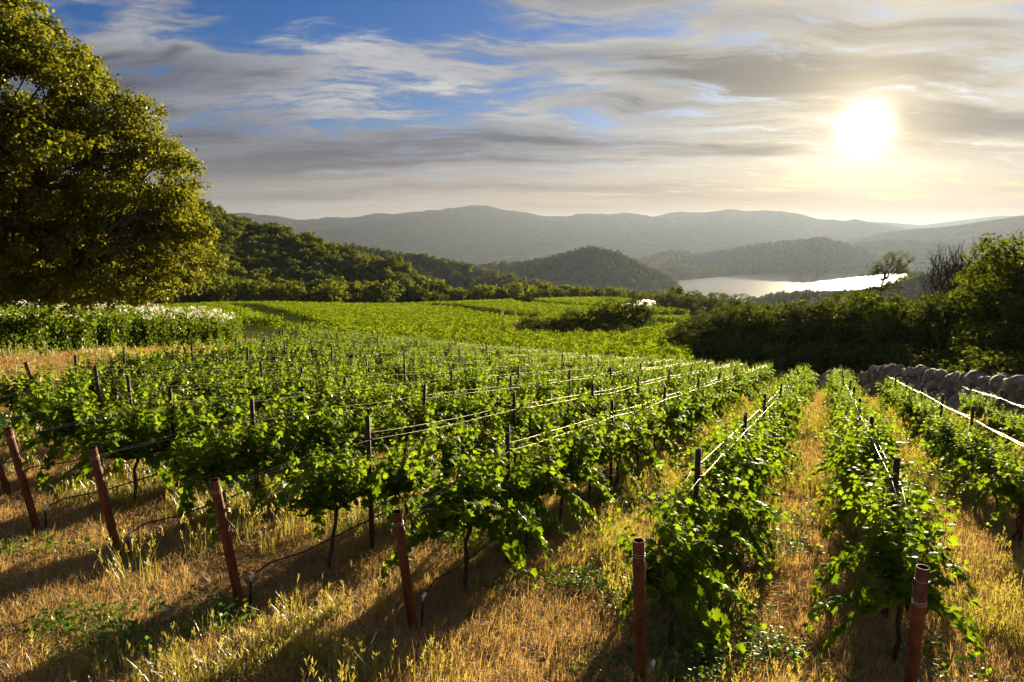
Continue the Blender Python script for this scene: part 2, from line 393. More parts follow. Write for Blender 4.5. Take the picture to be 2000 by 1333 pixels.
HILLS = {}
def hill(key, name, label, crest, D, front, back, foot, mat, nt=220, ns=70, amp=1.0, nscale=1.0, crest_drop=0.0, meadow=None, shape=1.25, rug=0.0):
    """a ridge through the given skyline points (photo px,py) at its real distance, with a front and a back slope"""
    cp = np.array(crest, float); tt = np.linspace(0, 1, nt); pt = (cp[:, 0] - cp[0, 0]) / (cp[-1, 0] - cp[0, 0])
    px = np.interp(tt, pt, cp[:, 0]); py = np.interp(tt, pt, cp[:, 1])
    k = np.array([1, 2, 3, 2, 1.]); k /= k.sum(); py = np.convolve(np.pad(py, 2, mode='edge'), k, 'valid')
    ip = lambda v: np.interp(tt, np.linspace(0, 1, len(v)), v) if hasattr(v, '__len__') else np.full(nt, float(v))
    Dc, fr, bk, ft = ip(D), ip(front), ip(back), ip(foot)
    kk = np.hanning(nt // 5 + 3)[1:-1]; kk /= kk.sum(); hw = len(kk) // 2
    sm = lambda v: np.convolve(np.pad(v, (hw, len(kk) - 1 - hw), mode='reflect', reflect_type='odd'), kk, 'valid')
    Dc, fr, bk, ft = sm(Dc), sm(fr), sm(bk), sm(ft)
    P = at(px, py, Dc); azv = P[:, :2] / Dc[:, None]; zc = P[:, 2] - crest_drop
    s = np.concatenate([np.linspace(-1, 0, int(ns * .7), endpoint=False), np.linspace(0, 1, ns - int(ns * .7))])
    S, Ti = np.meshgrid(s, np.arange(nt)); rr = Dc[Ti] + np.where(S < 0, S * fr[Ti], S * bk[Ti])
    x = azv[Ti, 0] * rr; y = azv[Ti, 1] * rr
    prof = np.maximum(1 - np.abs(S) ** shape, 0) * (1 - .25 * np.abs(S))
    ends = np.clip(np.minimum(tt, 1 - tt) / .07, 0, 1); zc = np.minimum(zc, ft + (zc - ft) * np.sqrt(ends * (2 - ends)))
    z = ft[Ti] + (zc[Ti] - ft[Ti]) * prof
    L = (zc.mean() - ft.mean()); sc = nscale / L
    mask = np.clip(np.abs(S) * 3.0, 0, 1)
    n = fbm(x * sc * .9 + 11, y * sc * .9, 5, .55); rd = 1 - np.abs(fbm(x * sc * .6 + 3, y * sc * .35, 4))
    z = z + mask * amp * L * (.10 * n + .16 * (rd - .75)) * (1 - .5 * np.abs(S)) + rug * fbm(tt[Ti] * 34, S * 4, 5, .6) * np.clip(1.2 - np.abs(S), 0, 1)
    z = np.where(np.abs(S) > .97, np.minimum(z, ft[Ti] - 4), z)
    V = np.stack([x, y, z], -1).reshape(-1, 3); i = np.arange(nt - 1)[:, None] * ns; j = np.arange(ns - 1)[None]
    Q = np.stack([i + j, i + ns + j, i + ns + j + 1, i + j + 1], -1).reshape(-1, 4)
    me = mesh_from(name, V, [Q], [mat], True)
    a = me.attributes.new('meadow', 'FLOAT', 'POINT')
    if meadow is not None:
        ex = np.stack(project(V), -1); mv = in_poly(ex[:, 0], ex[:, 1], meadow) & (S.ravel() < .05)
        a.data.foreach_set('value', mv.astype(np.float32))
    tag(link(name, me), label, kind='structure')
    HILLS[key] = (x, y, z, S)
def project(V):
    V = np.asarray(V); cp, sp = math.cos(PITCH), math.sin(PITCH)
    f = V[..., 1] * cp - V[..., 2] * sp; u = V[..., 0]; v = V[..., 1] * sp + V[..., 2] * cp
    return CX + F_PX * u / f, CY - F_PX * v / f

hill('left', 'hill', 'steep wooded hill rising behind the big oak',
     [(-600, 330), (-200, 335), (100, 345), (300, 370), (415, 408), (470, 428), (560, 455), (640, 480), (700, 498), (760, 518), (820, 543), (880, 570), (930, 600)],
     [700, 700, 690, 680, 660, 640, 600, 560, 540, 520, 500, 480, 470], [420, 420, 410, 390, 370, 340, 300, 260, 220, 200, 170, 150, 130], 400,
     [-30, -30, -30, -30, -32, -34, -36, -40, -45, -50, -60, -70, -80], M['wood_near'], 260, 90, .45, .5, shape=1.2)
hill('second', 'hill', 'hazy wooded spur behind the left hill',
     [(560, 500), (640, 482), (690, 480), (760, 492), (830, 501), (900, 515), (960, 530), (1030, 547), (1110, 560)], [1300, 1300, 1300, 1250, 1200, 1150, 1150, 1100, 1050], 420, 700, -170, M['wood_mid'], amp=.8, crest_drop=3,
     meadow=[(722, 492), (760, 506), (850, 530), (838, 540), (750, 510)])
hill('knob', 'hill', 'dark rounded hill left of the lake with a light green meadow',
     [(840, 545), (900, 524), (960, 514), (1030, 508), (1080, 500), (1110, 490), (1150, 481), (1190, 486), (1230, 501), (1262, 518), (1300, 536), (1340, 552)], [2000, 2050, 2100, 2150, 2200, 2250, 2300, 2300, 2300, 2300, 2300, 2250],
     650, 700, -222, M['wood_mid'], amp=.8, crest_drop=4, meadow=[(925, 519), (965, 509), (1000, 515), (1040, 525), (1010, 530), (960, 526)])
hill('shore', 'hill', 'low dark promontory on the left shore of the lake',
     [(1100, 560), (1160, 550), (1210, 539), (1270, 531), (1300, 522), (1335, 519), (1370, 524), (1420, 527), (1480, 529), (1560, 530)], [2600, 2750, 3000, 3300, 3600, 3800, 3900, 4100, 4200, 4300], [250, 250, 300, 300, 350, 350, 200, 150, 120, 100], 700, -216, M['wood_mid'], amp=.5, crest_drop=3)
hill('small', 'hill', 'small hazy hill between the rounded hill and the lake ridge',
     [(1180, 520), (1230, 508), (1270, 499), (1305, 487), (1335, 489), (1370, 501), (1420, 515), (1470, 522)], 5200, 700, 900, -222, M['wood_far'], 120, 50, crest_drop=4)
hill('lake_ridge', 'hill', 'broad dark ridge along the far shore of the lake',
     [(1240, 522), (1290, 510), (1340, 499), (1420, 486), (1500, 474), (1560, 468), (1605, 463), (1640, 471), (1680, 484), (1720, 499), (1760, 511), (1800, 520)], [4700, 4700, 4700, 4750, 4800, 4800, 4800, 4850, 4900, 4950, 5000, 5000], 560, 900, -216, M['wood_far'], amp=.7, crest_drop=5, shape=1.4)
hill('right_low', 'hill', 'hazy low ridge right of the lake',
     [(1540, 512), (1600, 492), (1640, 480), (1700, 471), (1760, 468), (1830, 474), (1900, 476), (1980, 470), (2100, 462), (2300, 450), (2600, 450)], 6000, 800, 900, -222, M['wood_far'], amp=.8)
hill('right_mid', 'hill', 'long hazy ridge climbing to the right edge',
     [(1560, 505), (1640, 474), (1690, 463), (1730, 454), (1790, 447), (1850, 443), (1920, 433), (2000, 421), (2120, 412), (2400, 395), (2700, 390)], 7600, 1300, 1200, -222, M['wood_far'], amp=.8)
hill('ridge', 'mountain_ridge', 'long blue hazy mountain ridge across the far side of the valley',
     [(-400, 420), (100, 410), (400, 414), (500, 418), (540, 421), (590, 428), (640, 427), (690, 420), (740, 415), (780, 418), (820, 410), (850, 407), (880, 405), (930, 404), (980, 410), (1040, 419), (1100, 421), (1160, 416), (1200, 416), (1230, 412), (1270, 418), (1330, 415), (1420, 413), (1470, 416), (1500, 413), (1560, 417), (1600, 426), (1650, 433), (1720, 438), (1780, 446), (1860, 455), (1960, 460), (2100, 470)],
     [9500] * 4 + [10000] * 20 + [10500] * 9, 2300, 2500, -228, M['wood_far'], 420, 80, 1.0, 1.1, rug=70.0)
hill('farthest', 'mountain_ridge', 'faint farthest ridge under the sun at the right horizon',
     [(1500, 440), (1600, 436), (1680, 432), (1740, 435), (1800, 441), (1850, 434), (1900, 428), (1940, 423), (2000, 421), (2200, 415), (2600, 425)], 14500, 2500, 2500, -228, M['wood_far'], 240, 40, rug=10.0)
hill('bank', 'hill', 'hazy wooded hillside above the near shore of the lake',
     [(1400, 592), (1480, 578), (1560, 566), (1640, 563), (1700, 559), (1750, 548), (1800, 533), (1850, 519), (1900, 511), (2000, 498), (2200, 470), (2600, 440)], [1500, 1500, 1450, 1400, 1350, 1300, 1250, 1200, 1150, 1050, 950, 900], 560, 500, [-200] * 6 + [-180, -160, -150, -140, -140, -140], M['wood_mid'], amp=.6, crest_drop=4)

def build_lake():
    pts = [(1120, 566), (1190, 556), (1235, 545), (1290, 536), (1400, 529.5), (1560, 528), (1640, 526), (1720, 521.5), (1772, 517.5)]
    Z = -212.0
    P = []
    for px, py in pts:
        d = pix_dir(px, py); P.append(d * (Z / d[2]))
    Dn = 1500
    for px in (1775, 1600, 1400, 1150): P.append(at(px, 640, Dn) * [1, 1, 0] + [0, 0, Z])
    me = mesh_from('lake', np.array(P), [np.arange(len(P))[None, ::-1]], [M['lake']])
    tag(link('lake', me), 'calm lake catching the glare of the low sun', kind='structure')
build_lake()

def build_haze():
    g = Geo(); x0, x1, y0, y1 = -22500, 22500, -22500, 22500
    zt = max(float(h[2].max()) for h in HILLS.values()) + 25
    zb = VALLEY - 30
    g.box(np.array([(x0 + x1) / 2, (y0 + y1) / 2, (zt + zb) / 2]), np.array([(x1 - x0) / 2, (y1 - y0) / 2, (zt - zb) / 2]))
    m, t, out = material('haze'); v = t.new('ShaderNodeVolumePrincipled')
    v.inputs['Color'].default_value = (.165, .205, .285, 1); v.inputs['Density'].default_value = 5.2e-5; v.inputs['Anisotropy'].default_value = .45
    t.l.new(v.outputs[0], out.inputs['Volume'])
    tag(link('haze', g.mesh('haze', [m])), 'pale haze filling the valley', kind='stuff')
#HAZE
build_haze()
#STAGE2
# ------------------------------------------------------------------ scattering many small things (stuff)
def gn_scatter(name, label, P, rot, scale, idx, variants, mats=None):
    """one object that instances the variant meshes on its points"""
    me = bpy.data.meshes.new(name); P = np.asarray(P, np.float32); n = len(P)
    me.vertices.add(n); me.vertices.foreach_set('co', P.ravel())
    a = me.attributes.new('rot', 'FLOAT_VECTOR', 'POINT'); a.data.foreach_set('vector', np.asarray(rot, np.float32).ravel())
    scale = np.asarray(scale, np.float32); scale = np.repeat(scale[:, None], 3, 1) if scale.ndim == 1 else scale
    a = me.attributes.new('scl', 'FLOAT_VECTOR', 'POINT'); a.data.foreach_set('vector', scale.ravel())
    a = me.attributes.new('idx', 'INT', 'POINT'); a.data.foreach_set('value', np.asarray(idx, np.int32))
    o = link(name, me); tag(o, label, kind='stuff')
    g = bpy.data.node_groups.new(name, 'GeometryNodeTree')
    g.interface.new_socket('Geometry', in_out='INPUT', socket_type='NodeSocketGeometry'); g.interface.new_socket('Geometry', in_out='OUTPUT', socket_type='NodeSocketGeometry')
    N, L = g.nodes, g.links; gi = N.new('NodeGroupInput'); go = N.new('NodeGroupOutput'); jn = N.new('GeometryNodeJoinGeometry')
    def named(nm, ty):
        x = N.new('GeometryNodeInputNamedAttribute'); x.data_type = ty; x.inputs[0].default_value = nm; return x.outputs[0]
    ar, asc, ai = named('rot', 'FLOAT_VECTOR'), named('scl', 'FLOAT_VECTOR'), named('idx', 'INT')
    for k, vm in enumerate(variants):
        vo = bpy.data.objects.new(name + '_piece', vm)
        ob = N.new('GeometryNodeObjectInfo'); ob.inputs['Object'].default_value = vo; ob.inputs['As Instance'].default_value = True
        cmp_ = N.new('FunctionNodeCompare'); cmp_.data_type = 'INT'; cmp_.operation = 'EQUAL'
        L.new(ai, cmp_.inputs[2]); cmp_.inputs[3].default_value = k
        ip = N.new('GeometryNodeInstanceOnPoints'); e2r = N.new('FunctionNodeEulerToRotation'); L.new(ar, e2r.inputs[0])
        L.new(gi.outputs[0], ip.inputs['Points']); L.new(cmp_.outputs[0], ip.inputs['Selection']); L.new(ob.outputs['Geometry'], ip.inputs['Instance'])
        L.new(e2r.outputs[0], ip.inputs['Rotation']); L.new(asc, ip.inputs['Scale']); L.new(ip.outputs[0], jn.inputs[0])
    L.new(jn.outputs[0], go.inputs[0])
    md = o.modifiers.new('scatter', 'NODES'); md.node_group = g
    return o

def unit(v): return v / (np.linalg.norm(v, axis=-1, keepdims=True) + 1e-9)
def rand_unit(r, n): return unit(r.normal(size=(n, 3)))
def leaf_cards(g, pos, axis, normal, size, tmpl, tris, var):
    """place n copies of a leaf template (x across, y along, z out) into Geo g"""
    Y = unit(axis); N_ = normal - (normal * Y).sum(-1, keepdims=True) * Y; N_ = unit(N_); X = np.cross(Y, N_)
    size = np.broadcast_to(np.asarray(size, float), (len(pos),))
    V = pos[:, None] + size[:, None, None] * (tmpl[None, :, 0:1] * X[:, None] + tmpl[None, :, 1:2] * Y[:, None] + tmpl[None, :, 2:3] * N_[:, None])
    k = len(tmpl); Fc = (np.asarray(tris)[None] + (np.arange(len(pos)) * k)[:, None, None]).reshape(-1, len(tris[0]))
    g.add(V.reshape(-1, 3), Fc, var=np.repeat(var, len(tris)))
DIAMOND = np.array([[0, 0, 0], [.36, .5, .10], [0, 1, 0], [-.36, .5, .10]]); DIAMOND_F = [[0, 1, 2], [0, 2, 3]]

# ------------------------------------------------------------------ trees
def crown_leaves(g, r, lobes, subs, per, leaf, sub_r=.3, hang=0.0):
    """lobes: (centre, radius); each lobe carries small leafy clumps near its surface"""
    for c, rad in lobes:
        ns = max(3, int(subs * (rad / np.mean([l[1] for l in lobes])) ** 2))
        u = rand_unit(r, ns); u[:, 2] = np.where(u[:, 2] < -.35, u[:, 2] * .5, u[:, 2]); u = unit(u)
        rr = rad * (.45 + .6 * r.rand(ns) ** .6); sc = c + u * rr[:, None] * np.array([1, 1, .8])
        n = ns * per; si = np.repeat(np.arange(ns), per); off = rand_unit(r, n) * (r.rand(n, 1) ** .5) * sub_r * (.6 + .8 * r.rand(ns))[si][:, None]
        pos = sc[si] + off * np.array([1, 1, .75])
        nor = unit(u[si] * .5 + off / sub_r * .4 + r.normal(size=(n, 3)) * .55 + np.array([0, 0, .35]))
        ax = unit(np.cross(nor, rand_unit(r, n)) + np.array([0, 0, -hang]))
        cv = r.rand() * .35; sv = r.rand(ns) * .35
        leaf_cards(g, pos, ax, nor, leaf * (.65 + .7 * r.rand(n)), DIAMOND, DIAMOND_F, np.clip(cv + sv[si] + r.rand(n) * .35, 0, 1))

def limb(g, r, a, b, r0, r1, k=6, bend=.12, n=6):
    a = np.asarray(a, float); b = np.asarray(b, float); tt = np.linspace(0, 1, n)[:, None]; L = np.linalg.norm(b - a)
    w = r.normal(size=(n, 3)) * L * bend * np.sin(np.pi * tt); w[:, 2] += (np.sin(np.pi * tt) * L * .06)[:, 0]
    P = a + (b - a) * tt + w * .5
    g.tube(P, np.linspace(r0, r1, n), k); return P

def tree_meshes(key, seed, H, W, leafmat, nl=12, subs=24, per=28, leaf=.16, sub_r=.32, trunk=.22, base=.25, k=7):
    r = np.random.RandomState(seed); lobes = []
    for i in range(nl):
        f = (i + .5) / nl; zz = base + (1 - base) * (.12 + .80 * f); ring = np.sqrt(max(0.05, 1 - (abs(zz - .55) / .55) ** 2))
        a = i * 2.4 + r.rand(); q = ring * (.25 + .75 * r.rand() ** .6) * W * .36
        lobes.append((np.array([math.cos(a) * q, math.sin(a) * q, zz * H - W * .10]), W * (.17 + .10 * r.rand())))
    g = Geo(); crown_leaves(g, r, lobes, subs, per, leaf, sub_r); crown = g.mesh(key + '_crown', [leafmat])
    g = Geo(); top = np.array([r.normal() * .05 * W, r.normal() * .05 * W, H * (base + .18)])
    g.tube(np.array([[0, 0, -.3], [.02 * W, 0, H * .08], top * [.6, .6, .6], top]), [trunk * 1.5, trunk, trunk * .8, trunk * .6], k)
    for c, rad in lobes: limb(g, r, top * .75 if c[2] < H * .6 else top, c, trunk * .42, trunk * .08, 5)
    return crown, g.mesh(key + '_trunk', [M['bark']], True)

def put_tree(name, label, cat, meshes, loc, s, rz, group=None, sz=None):
    o = link(name, None, loc=loc, rot=(0, 0, rz), scale=(s, s, sz or s)); tag(o, label, cat, group)
    link('crown', meshes[0], o); link('trunk', meshes[1], o); return o

def big_oak():
    r = np.random.RandomState(21)
    out = [(-420, 560), (-430, 330), (-330, 60), (-180, -120), (-20, -130), (60, -10), (95, 42), (150, 95), (195, 130), (215, 175), (262, 175), (312, 215), (325, 262), (370, 290), (392, 330), (396, 400), (418, 440), (424, 500), (420, 545), (385, 560), (335, 565), (320, 592), (270, 598), (180, 592), (110, 600), (40, 588), (-60, 592), (-250, 585)]
    D0 = 37.0; P = np.array(out); lobes = []; tries = 0
    while len(lobes) < 160 and tries < 30000:
        tries += 1; px = r.uniform(-430, 425); py = r.uniform(-130, 600); rad = r.uniform(.8, 1.75)
        if px > 60: rad *= .85
        rp = rad * F_PX / D0 * .98; an = np.linspace(0, 2 * np.pi, 10)
        if not in_poly(px + rp * np.cos(an), py + rp * .8 * np.sin(an), P).all(): continue
        if ((px - 100) / 60) ** 2 + ((py - 345) / 48) ** 2 < 1 or ((px - 35) / 55) ** 2 + ((py - 375) / 30) ** 2 < 1: continue    # the open window in the crown
        cxp = np.clip(1 - abs(px + 60) / 520, .15, 1) * np.clip(1 - abs(py - 330) / 560, .3, 1)
        D = D0 + r.uniform(-1, 1) * 7.0 * cxp
        c = at(px, py, D)
        if any(np.linalg.norm(c - l[0]) < .44 * (rad + l[1]) for l in lobes): continue
        lobes.append((c, rad))
    for px, py, q, dd in ((35, 12, .9, 0), (88, 70, 1.0, 1), (62, 118, 1.2, -2), (140, 118, .9, -1), (172, 172, 1.1, 1), (246, 196, .8, 0), (284, 232, .95, -1), (255, 262, 1.0, 2), (302, 296, .85, 1), (352, 318, .9, -1), (366, 372, .85, 1), (330, 400, 1.1, -2),
                          (388, 452, .9, 0), (398, 512, .85, -1), (372, 540, .9, 1), (312, 560, .9, -2), (262, 578, .8, 0), (200, 575, .9, -2), (130, 580, .9, -1), (60, 572, .9, -2), (10, 40, .8, 1)):
        lobes.append((at(px, py, D0 + dd), q))
    base = at(-120, 640, 37.5); base[2] = float(terrain(base[0], base[1]))
    lobes = [(c - base, q) for c, q in lobes]
    g = Geo(); crown_leaves(g, r, lobes, 30, 42, .165, .42); crown = g.mesh('oak_crown', [M['oak_leaf']])
    o = link('oak_tree', None, loc=base); tag(o, 'huge spreading oak tree filling the upper left corner', 'tree')
    link('crown', crown, o)
    g = Geo(); fork = np.array([.3, 0, 3.0]); g.tube([[0, 0, -.4], [.05, .1, 1.2], fork], [.75, .55, .5], 12)
    link('trunk', g.mesh('oak_trunk', [M['bark']], True), o)
    mains = [np.array(v, float) for v in ([2.2, -1.5, 6.0], [4.5, .5, 6.6], [1.0, 2.5, 8.2], [-2.5, .5, 8.5], [-.5, -.5, 11.5], [6.5, 1.0, 4.2], [3.5, -2.5, 3.6])]
    for mp in mains:
        g = Geo(); limb(g, r, fork, mp, .30, .14, 8, .15, 8)
        for c, q in lobes:
            if np.argmin([np.linalg.norm(c - z) for z in mains]) == [i for i, z in enumerate(mains) if z is mp][0]: limb(g, r, mp, c, .085, .022, 5, .16, 6)
        link('limb', g.mesh('oak_limb', [M['bark']], True), o)
big_oak()

GROVE = [tree_meshes('grove%d' % i, 40 + i, 8.0, 7.6, M['grove_leaf'], nl=16, subs=40, per=26, leaf=.20, sub_r=.42, base=.06) for i in range(4)]
WOOD = [tree_meshes('wood%d' % i, 60 + i, 8.0, 7.6, M['hill_leaf'], nl=9, subs=9, per=11, leaf=.75, sub_r=.7, base=.12, k=5) for i in range(5)]
SHRUB = [tree_meshes('shrub%d' % i, 80 + i, 4.0, 5.0, M['grove_leaf'], nl=9, subs=20, per=16, leaf=.22, sub_r=.32, base=.03, trunk=.1) for i in range(3)]

ORD = ['first', 'second', 'third', 'fourth', 'fifth', 'sixth', 'seventh', 'eighth', 'ninth', 'tenth', 'eleventh', 'twelfth', 'thirteenth', 'fourteenth', 'fifteenth', 'sixteenth', 'seventeenth', 'eighteenth', 'nineteenth', 'twentieth']
def ordinal(i):
    if i < 20: return ORD[i]
    tens = {2: 'twenty', 3: 'thirty', 4: 'forty', 5: 'fifty', 6: 'sixty'}; a, b = divmod(i + 1, 10)
    return tens[a] + '-' + ORD[b - 1] if b else {2: 'twentieth', 3: 'thirtieth', 4: 'fortieth', 5: 'fiftieth', 6: 'sixtieth'}[a]

# right-hand grove behind the boulder wall: (px centre, top py, distance, crown width px)
grove = [(1338, 640, 96, 90), (1385, 600, 92, 120), (1445, 596, 90, 120), (1505, 584, 86, 130), (1565, 578, 82, 140), (1630, 572, 78, 150), (1700, 566, 74, 150), (1765, 556, 68, 160),
         (1838, 560, 62, 150), (1925, 508, 60, 130), (1985, 452, 56, 190), (2050, 430, 52, 260), (2190, 430, 50, 280), (1750, 590, 61, 120), (1930, 600, 52, 150), (2010, 590, 48, 170)]
glabel = ['small round tree at the left end of the grove beside the far vineyard', 'leafy tree second from the left end of the right grove', 'leafy tree third from the left end of the right grove', 'dark tree fourth from the left end of the right grove',
          'dark tree under the small bare tree', 'dark broad tree below the lake glare', 'dark broad tree below the twisted bare pine', 'tall dark tree between the twisted pine and the bare trunks', 'dark tree in front of the cluster of bare trunks', 'big tree just right of the bare trunks',
          'tallest leafy tree at the right edge above the boulders', 'tree cut by the right edge of the picture', 'tree beyond the right edge behind the boulder wall', 'sunlit low tree at the left end of the boulder wall', 'low leafy tree overhanging the middle of the boulder wall', 'low leafy tree overhanging the right end of the boulder wall']
for i, (px, top, D, wp) in enumerate(grove):
    p = at(px, 700, D); p[2] = float(terrain(p[0], p[1])); zt = float(at(px, top, D)[2]); Ht = max(zt - p[2], 2.0); W = wp / F_PX * D * (1.3 if i < 8 else 1.0)
    o = put_tree('grove_tree', glabel[i], 'tree', GROVE[i % 4], p, W / 7.6, i * 1.7, 'trees of the right grove', Ht * (1.0 if i < 13 else .9) / 8.0)

for i, (px, D, h) in enumerate([(1325, 84, 2.0), (1375, 82, 2.6), (1425, 80, 2.5), (1475, 77, 2.8), (1530, 73, 2.6), (1585, 70, 2.8), (1640, 66, 2.7), (1690, 62, 2.8), (1745, 58, 2.6), (1800, 54, 2.8), (1860, 50, 2.6), (1920, 46, 2.8), (1985, 42, 3.0), (2050, 39, 3.0)]):
    p = at(px, 700, D); p[2] = float(terrain(p[0], p[1]))
    put_tree('understory_shrub', 'low dark shrub at the foot of the right grove, %s from its left end' % ordinal(i), 'shrub', SHRUB[i % 3], p, h / 2.6, i * 2.3, 'shrubs at the foot of the grove', h / 3.6)
# shrub island and the thin saplings in the far vineyard
isl = [(1035, 656, 622, 44), (1062, 655, 628, 40), (1088, 656, 632, 34), (1112, 655, 620, 44), (1142, 656, 617, 58), (1176, 654, 606, 50), (1195, 652, 612, 40), (1222, 650, 600, 56), (1248, 648, 602, 50), (1160, 662, 640, 44), (1205, 660, 640, 36)]
ilab = ['round dark shrub at the left end of the island in the far vineyard', 'dark shrub second from the left in the vineyard island', 'low dark shrub third from the left in the vineyard island', 'dark shrub fourth from the left in the vineyard island', 'wide round shrub in the middle of the vineyard island', 'tall dark shrub right of the middle of the vineyard island', 'leafy shrub between the two tallest of the vineyard island', 'tallest dark shrub of the vineyard island',
        'dark shrub at the right end of the vineyard island', 'low front shrub below the middle of the vineyard island', 'low front shrub towards the right of the vineyard island']
for i, (px, by, ty, wp) in enumerate(isl):
    p = ground_pt(px, by, 60); D = math.hypot(p[0], p[1]); Ht = (by - ty) / F_PX * D * 1.05
    put_tree('shrub', ilab[i], 'shrub', SHRUB[i % 3], p, wp / F_PX * D * 1.6 / 5.0, i * 2.1, 'shrub island in the far vineyard', Ht * 1.35 / 4.0)
def sapling(px, by, ty, label, seed):
    r = np.random.RandomState(seed); p = ground_pt(px, by, 60); D = math.hypot(p[0], p[1]); Ht = (by - ty) / F_PX * D
    o = link('sapling', None, loc=p); tag(o, label, 'tree', 'thin saplings by the vineyard island')
    g = Geo(); n = 500; z = r.rand(n) ** .8 * Ht; a = r.rand(n) * 6.28; q = .35 * (1 - (z / Ht) ** 2 * .6) * r.rand(n)
    nor = rand_unit(r, n); leaf_cards(g, np.stack([np.cos(a) * q, np.sin(a) * q, z], -1), rand_unit(r, n), nor, .16, DIAMOND, DIAMOND_F, r.rand(n))
    link('crown', g.mesh('sapling_crown', [M['grass_green']]), o)
    g = Geo(); g.tube([[0, 0, -.1], [.03, 0, Ht * .5], [0, .03, Ht]], [.05, .035, .01], 6); link('trunk', g.mesh('sapling_trunk', [M['bark']], True), o)
sapling(981, 652, 602, 'thin upright sapling at the far left of the vineyard island', 1)
sapling(1007, 650, 606, 'thin upright sapling beside the leftmost island shrub', 2)
sapling(1114, 648, 602, 'thin sapling rising out of the middle of the vineyard island', 3)

# wooded belt behind the far vineyard (the largest as single trees)
r = np.random.RandomState(5); belt = []
def belt_row(x0, x1, n, D0, D1, h0, h1):
    for i in range(n):
        px = x0 + (x1 - x0) * (i + .5 + .5 * r.uniform(-1, 1)) / n
        belt.append((px, np.interp(px, [x0, x1], [D0, D1]) * r.uniform(.97, 1.06), r.uniform(h0, h1)))
belt_row(330, 860, 30, 275, 300, 8, 12.5); belt_row(330, 870, 26, 300, 325, 10, 14); belt_row(800, 1290, 40, 305, 345, 7, 11); belt_row(850, 1330, 34, 335, 370, 9, 13)
belt_row(1290, 1520, 22, 340, 330, 5, 7.5); belt_row(1400, 1700, 18, 360, 300, 5, 7.5)
for px, D, h in belt:
    h *= float(np.interp(px, [1000, 1180, 1290, 1300], [1, .78, .66, 1]))
    p = at(px, 600, D); p[2] = float(terrain(p[0], p[1])) - .3; s = h / 8.0 * r.uniform(.9, 1.1)
    put_tree('belt_tree', 'dark round tree in the wooded belt behind the far vineyard', 'tree', WOOD[r.randint(5)], p, s, r.rand() * 6.28, 'trees of the wooded belt', h / 8.0 * r.uniform(.85, 1.15))
for i, (px, by, ty, wp) in enumerate([(1300, 607, 577, 50), (1328, 609, 572, 56), (1360, 610, 570, 60), (1395, 611, 572, 60), (1425, 611, 575, 50)]):
    p = ground_pt(px, by, 100); D = math.hypot(p[0], p[1])
    put_tree('field_tree', ['leftmost round tree of the clump right of the white sheets', 'second round tree of the clump right of the white sheets', 'middle round tree of the clump right of the white sheets', 'fourth round tree of the clump right of the white sheets', 'rightmost round tree of the clump right of the white sheets'][i],
             'tree', SHRUB[i % 3], p, wp / F_PX * D * 1.3 / 5.0, i * 1.3, 'tree clump right of the white sheets', (by - ty) / F_PX * D * 1.05 / 4.0)

def hill_wood(key, n, s0, s1, seed, smax=.35, px=(-100, 2100), off=0.0):
    x, y, z, S = HILLS[key]; r = np.random.RandomState(seed); nt, ns = x.shape
    out = []
    i = r.uniform(0, nt - 1.001, n); j = r.uniform(0, ns - 1.001, n); i0 = i.astype(int); j0 = j.astype(int); fi = i - i0; fj = j - j0
    bil = lambda a: (a[i0, j0] * (1 - fi) + a[i0 + 1, j0] * fi) * (1 - fj) + (a[i0, j0 + 1] * (1 - fi) + a[i0 + 1, j0 + 1] * fi) * fj
    X, Y, Z, SS = bil(x), bil(y), bil(z), bil(S); P = np.stack([X, Y, Z - off], -1); u, v = project(P)
    ok = (SS < smax) & (u > px[0]) & (u < px[1]) & (Z > terrain(X, Y) - 2)
    P = P[ok]; m = len(P); s = r.uniform(s0, s1, m) * (.75 + .5 * vnoise(P[:, 0] / 25, P[:, 1] / 25))
    return P, s
def wood_stuff(name, label, sets):
    P = np.concatenate([a[0] for a in sets]); s = np.concatenate([a[1] for a in sets]); m = len(P); r = np.random.RandomState(9)
    rot = np.stack([np.zeros(m), np.zeros(m), r.rand(m) * 6.28], -1); scl = np.stack([s, s, s * r.uniform(.8, 1.25, m)], -1)
    gn_scatter(name, label, P, rot, scl, r.randint(0, 5, m), [w[0] for w in WOOD])
wood_stuff('hillside_wood', 'dense oak wood covering the steep left hill', [hill_wood('left', 7500, .62, 1.3, 1, .12, (200, 1000), 3.5)])
wood_stuff('distant_wood', 'hazy woods on the hills round the lake', [hill_wood('second', 3500, .7, 1.3, 2, .15, off=1), hill_wood('knob', 4500, .8, 1.5, 3, .15, off=1), hill_wood('shore', 3500, .8, 1.4, 4, .2, off=1),
           hill_wood('lake_ridge', 5000, 1.0, 1.9, 5, .1, off=1), hill_wood('bank', 5500, .6, 1.2, 6, .2, off=1), hill_wood('small', 1200, 1.2, 2.0, 7, .1, off=1)])

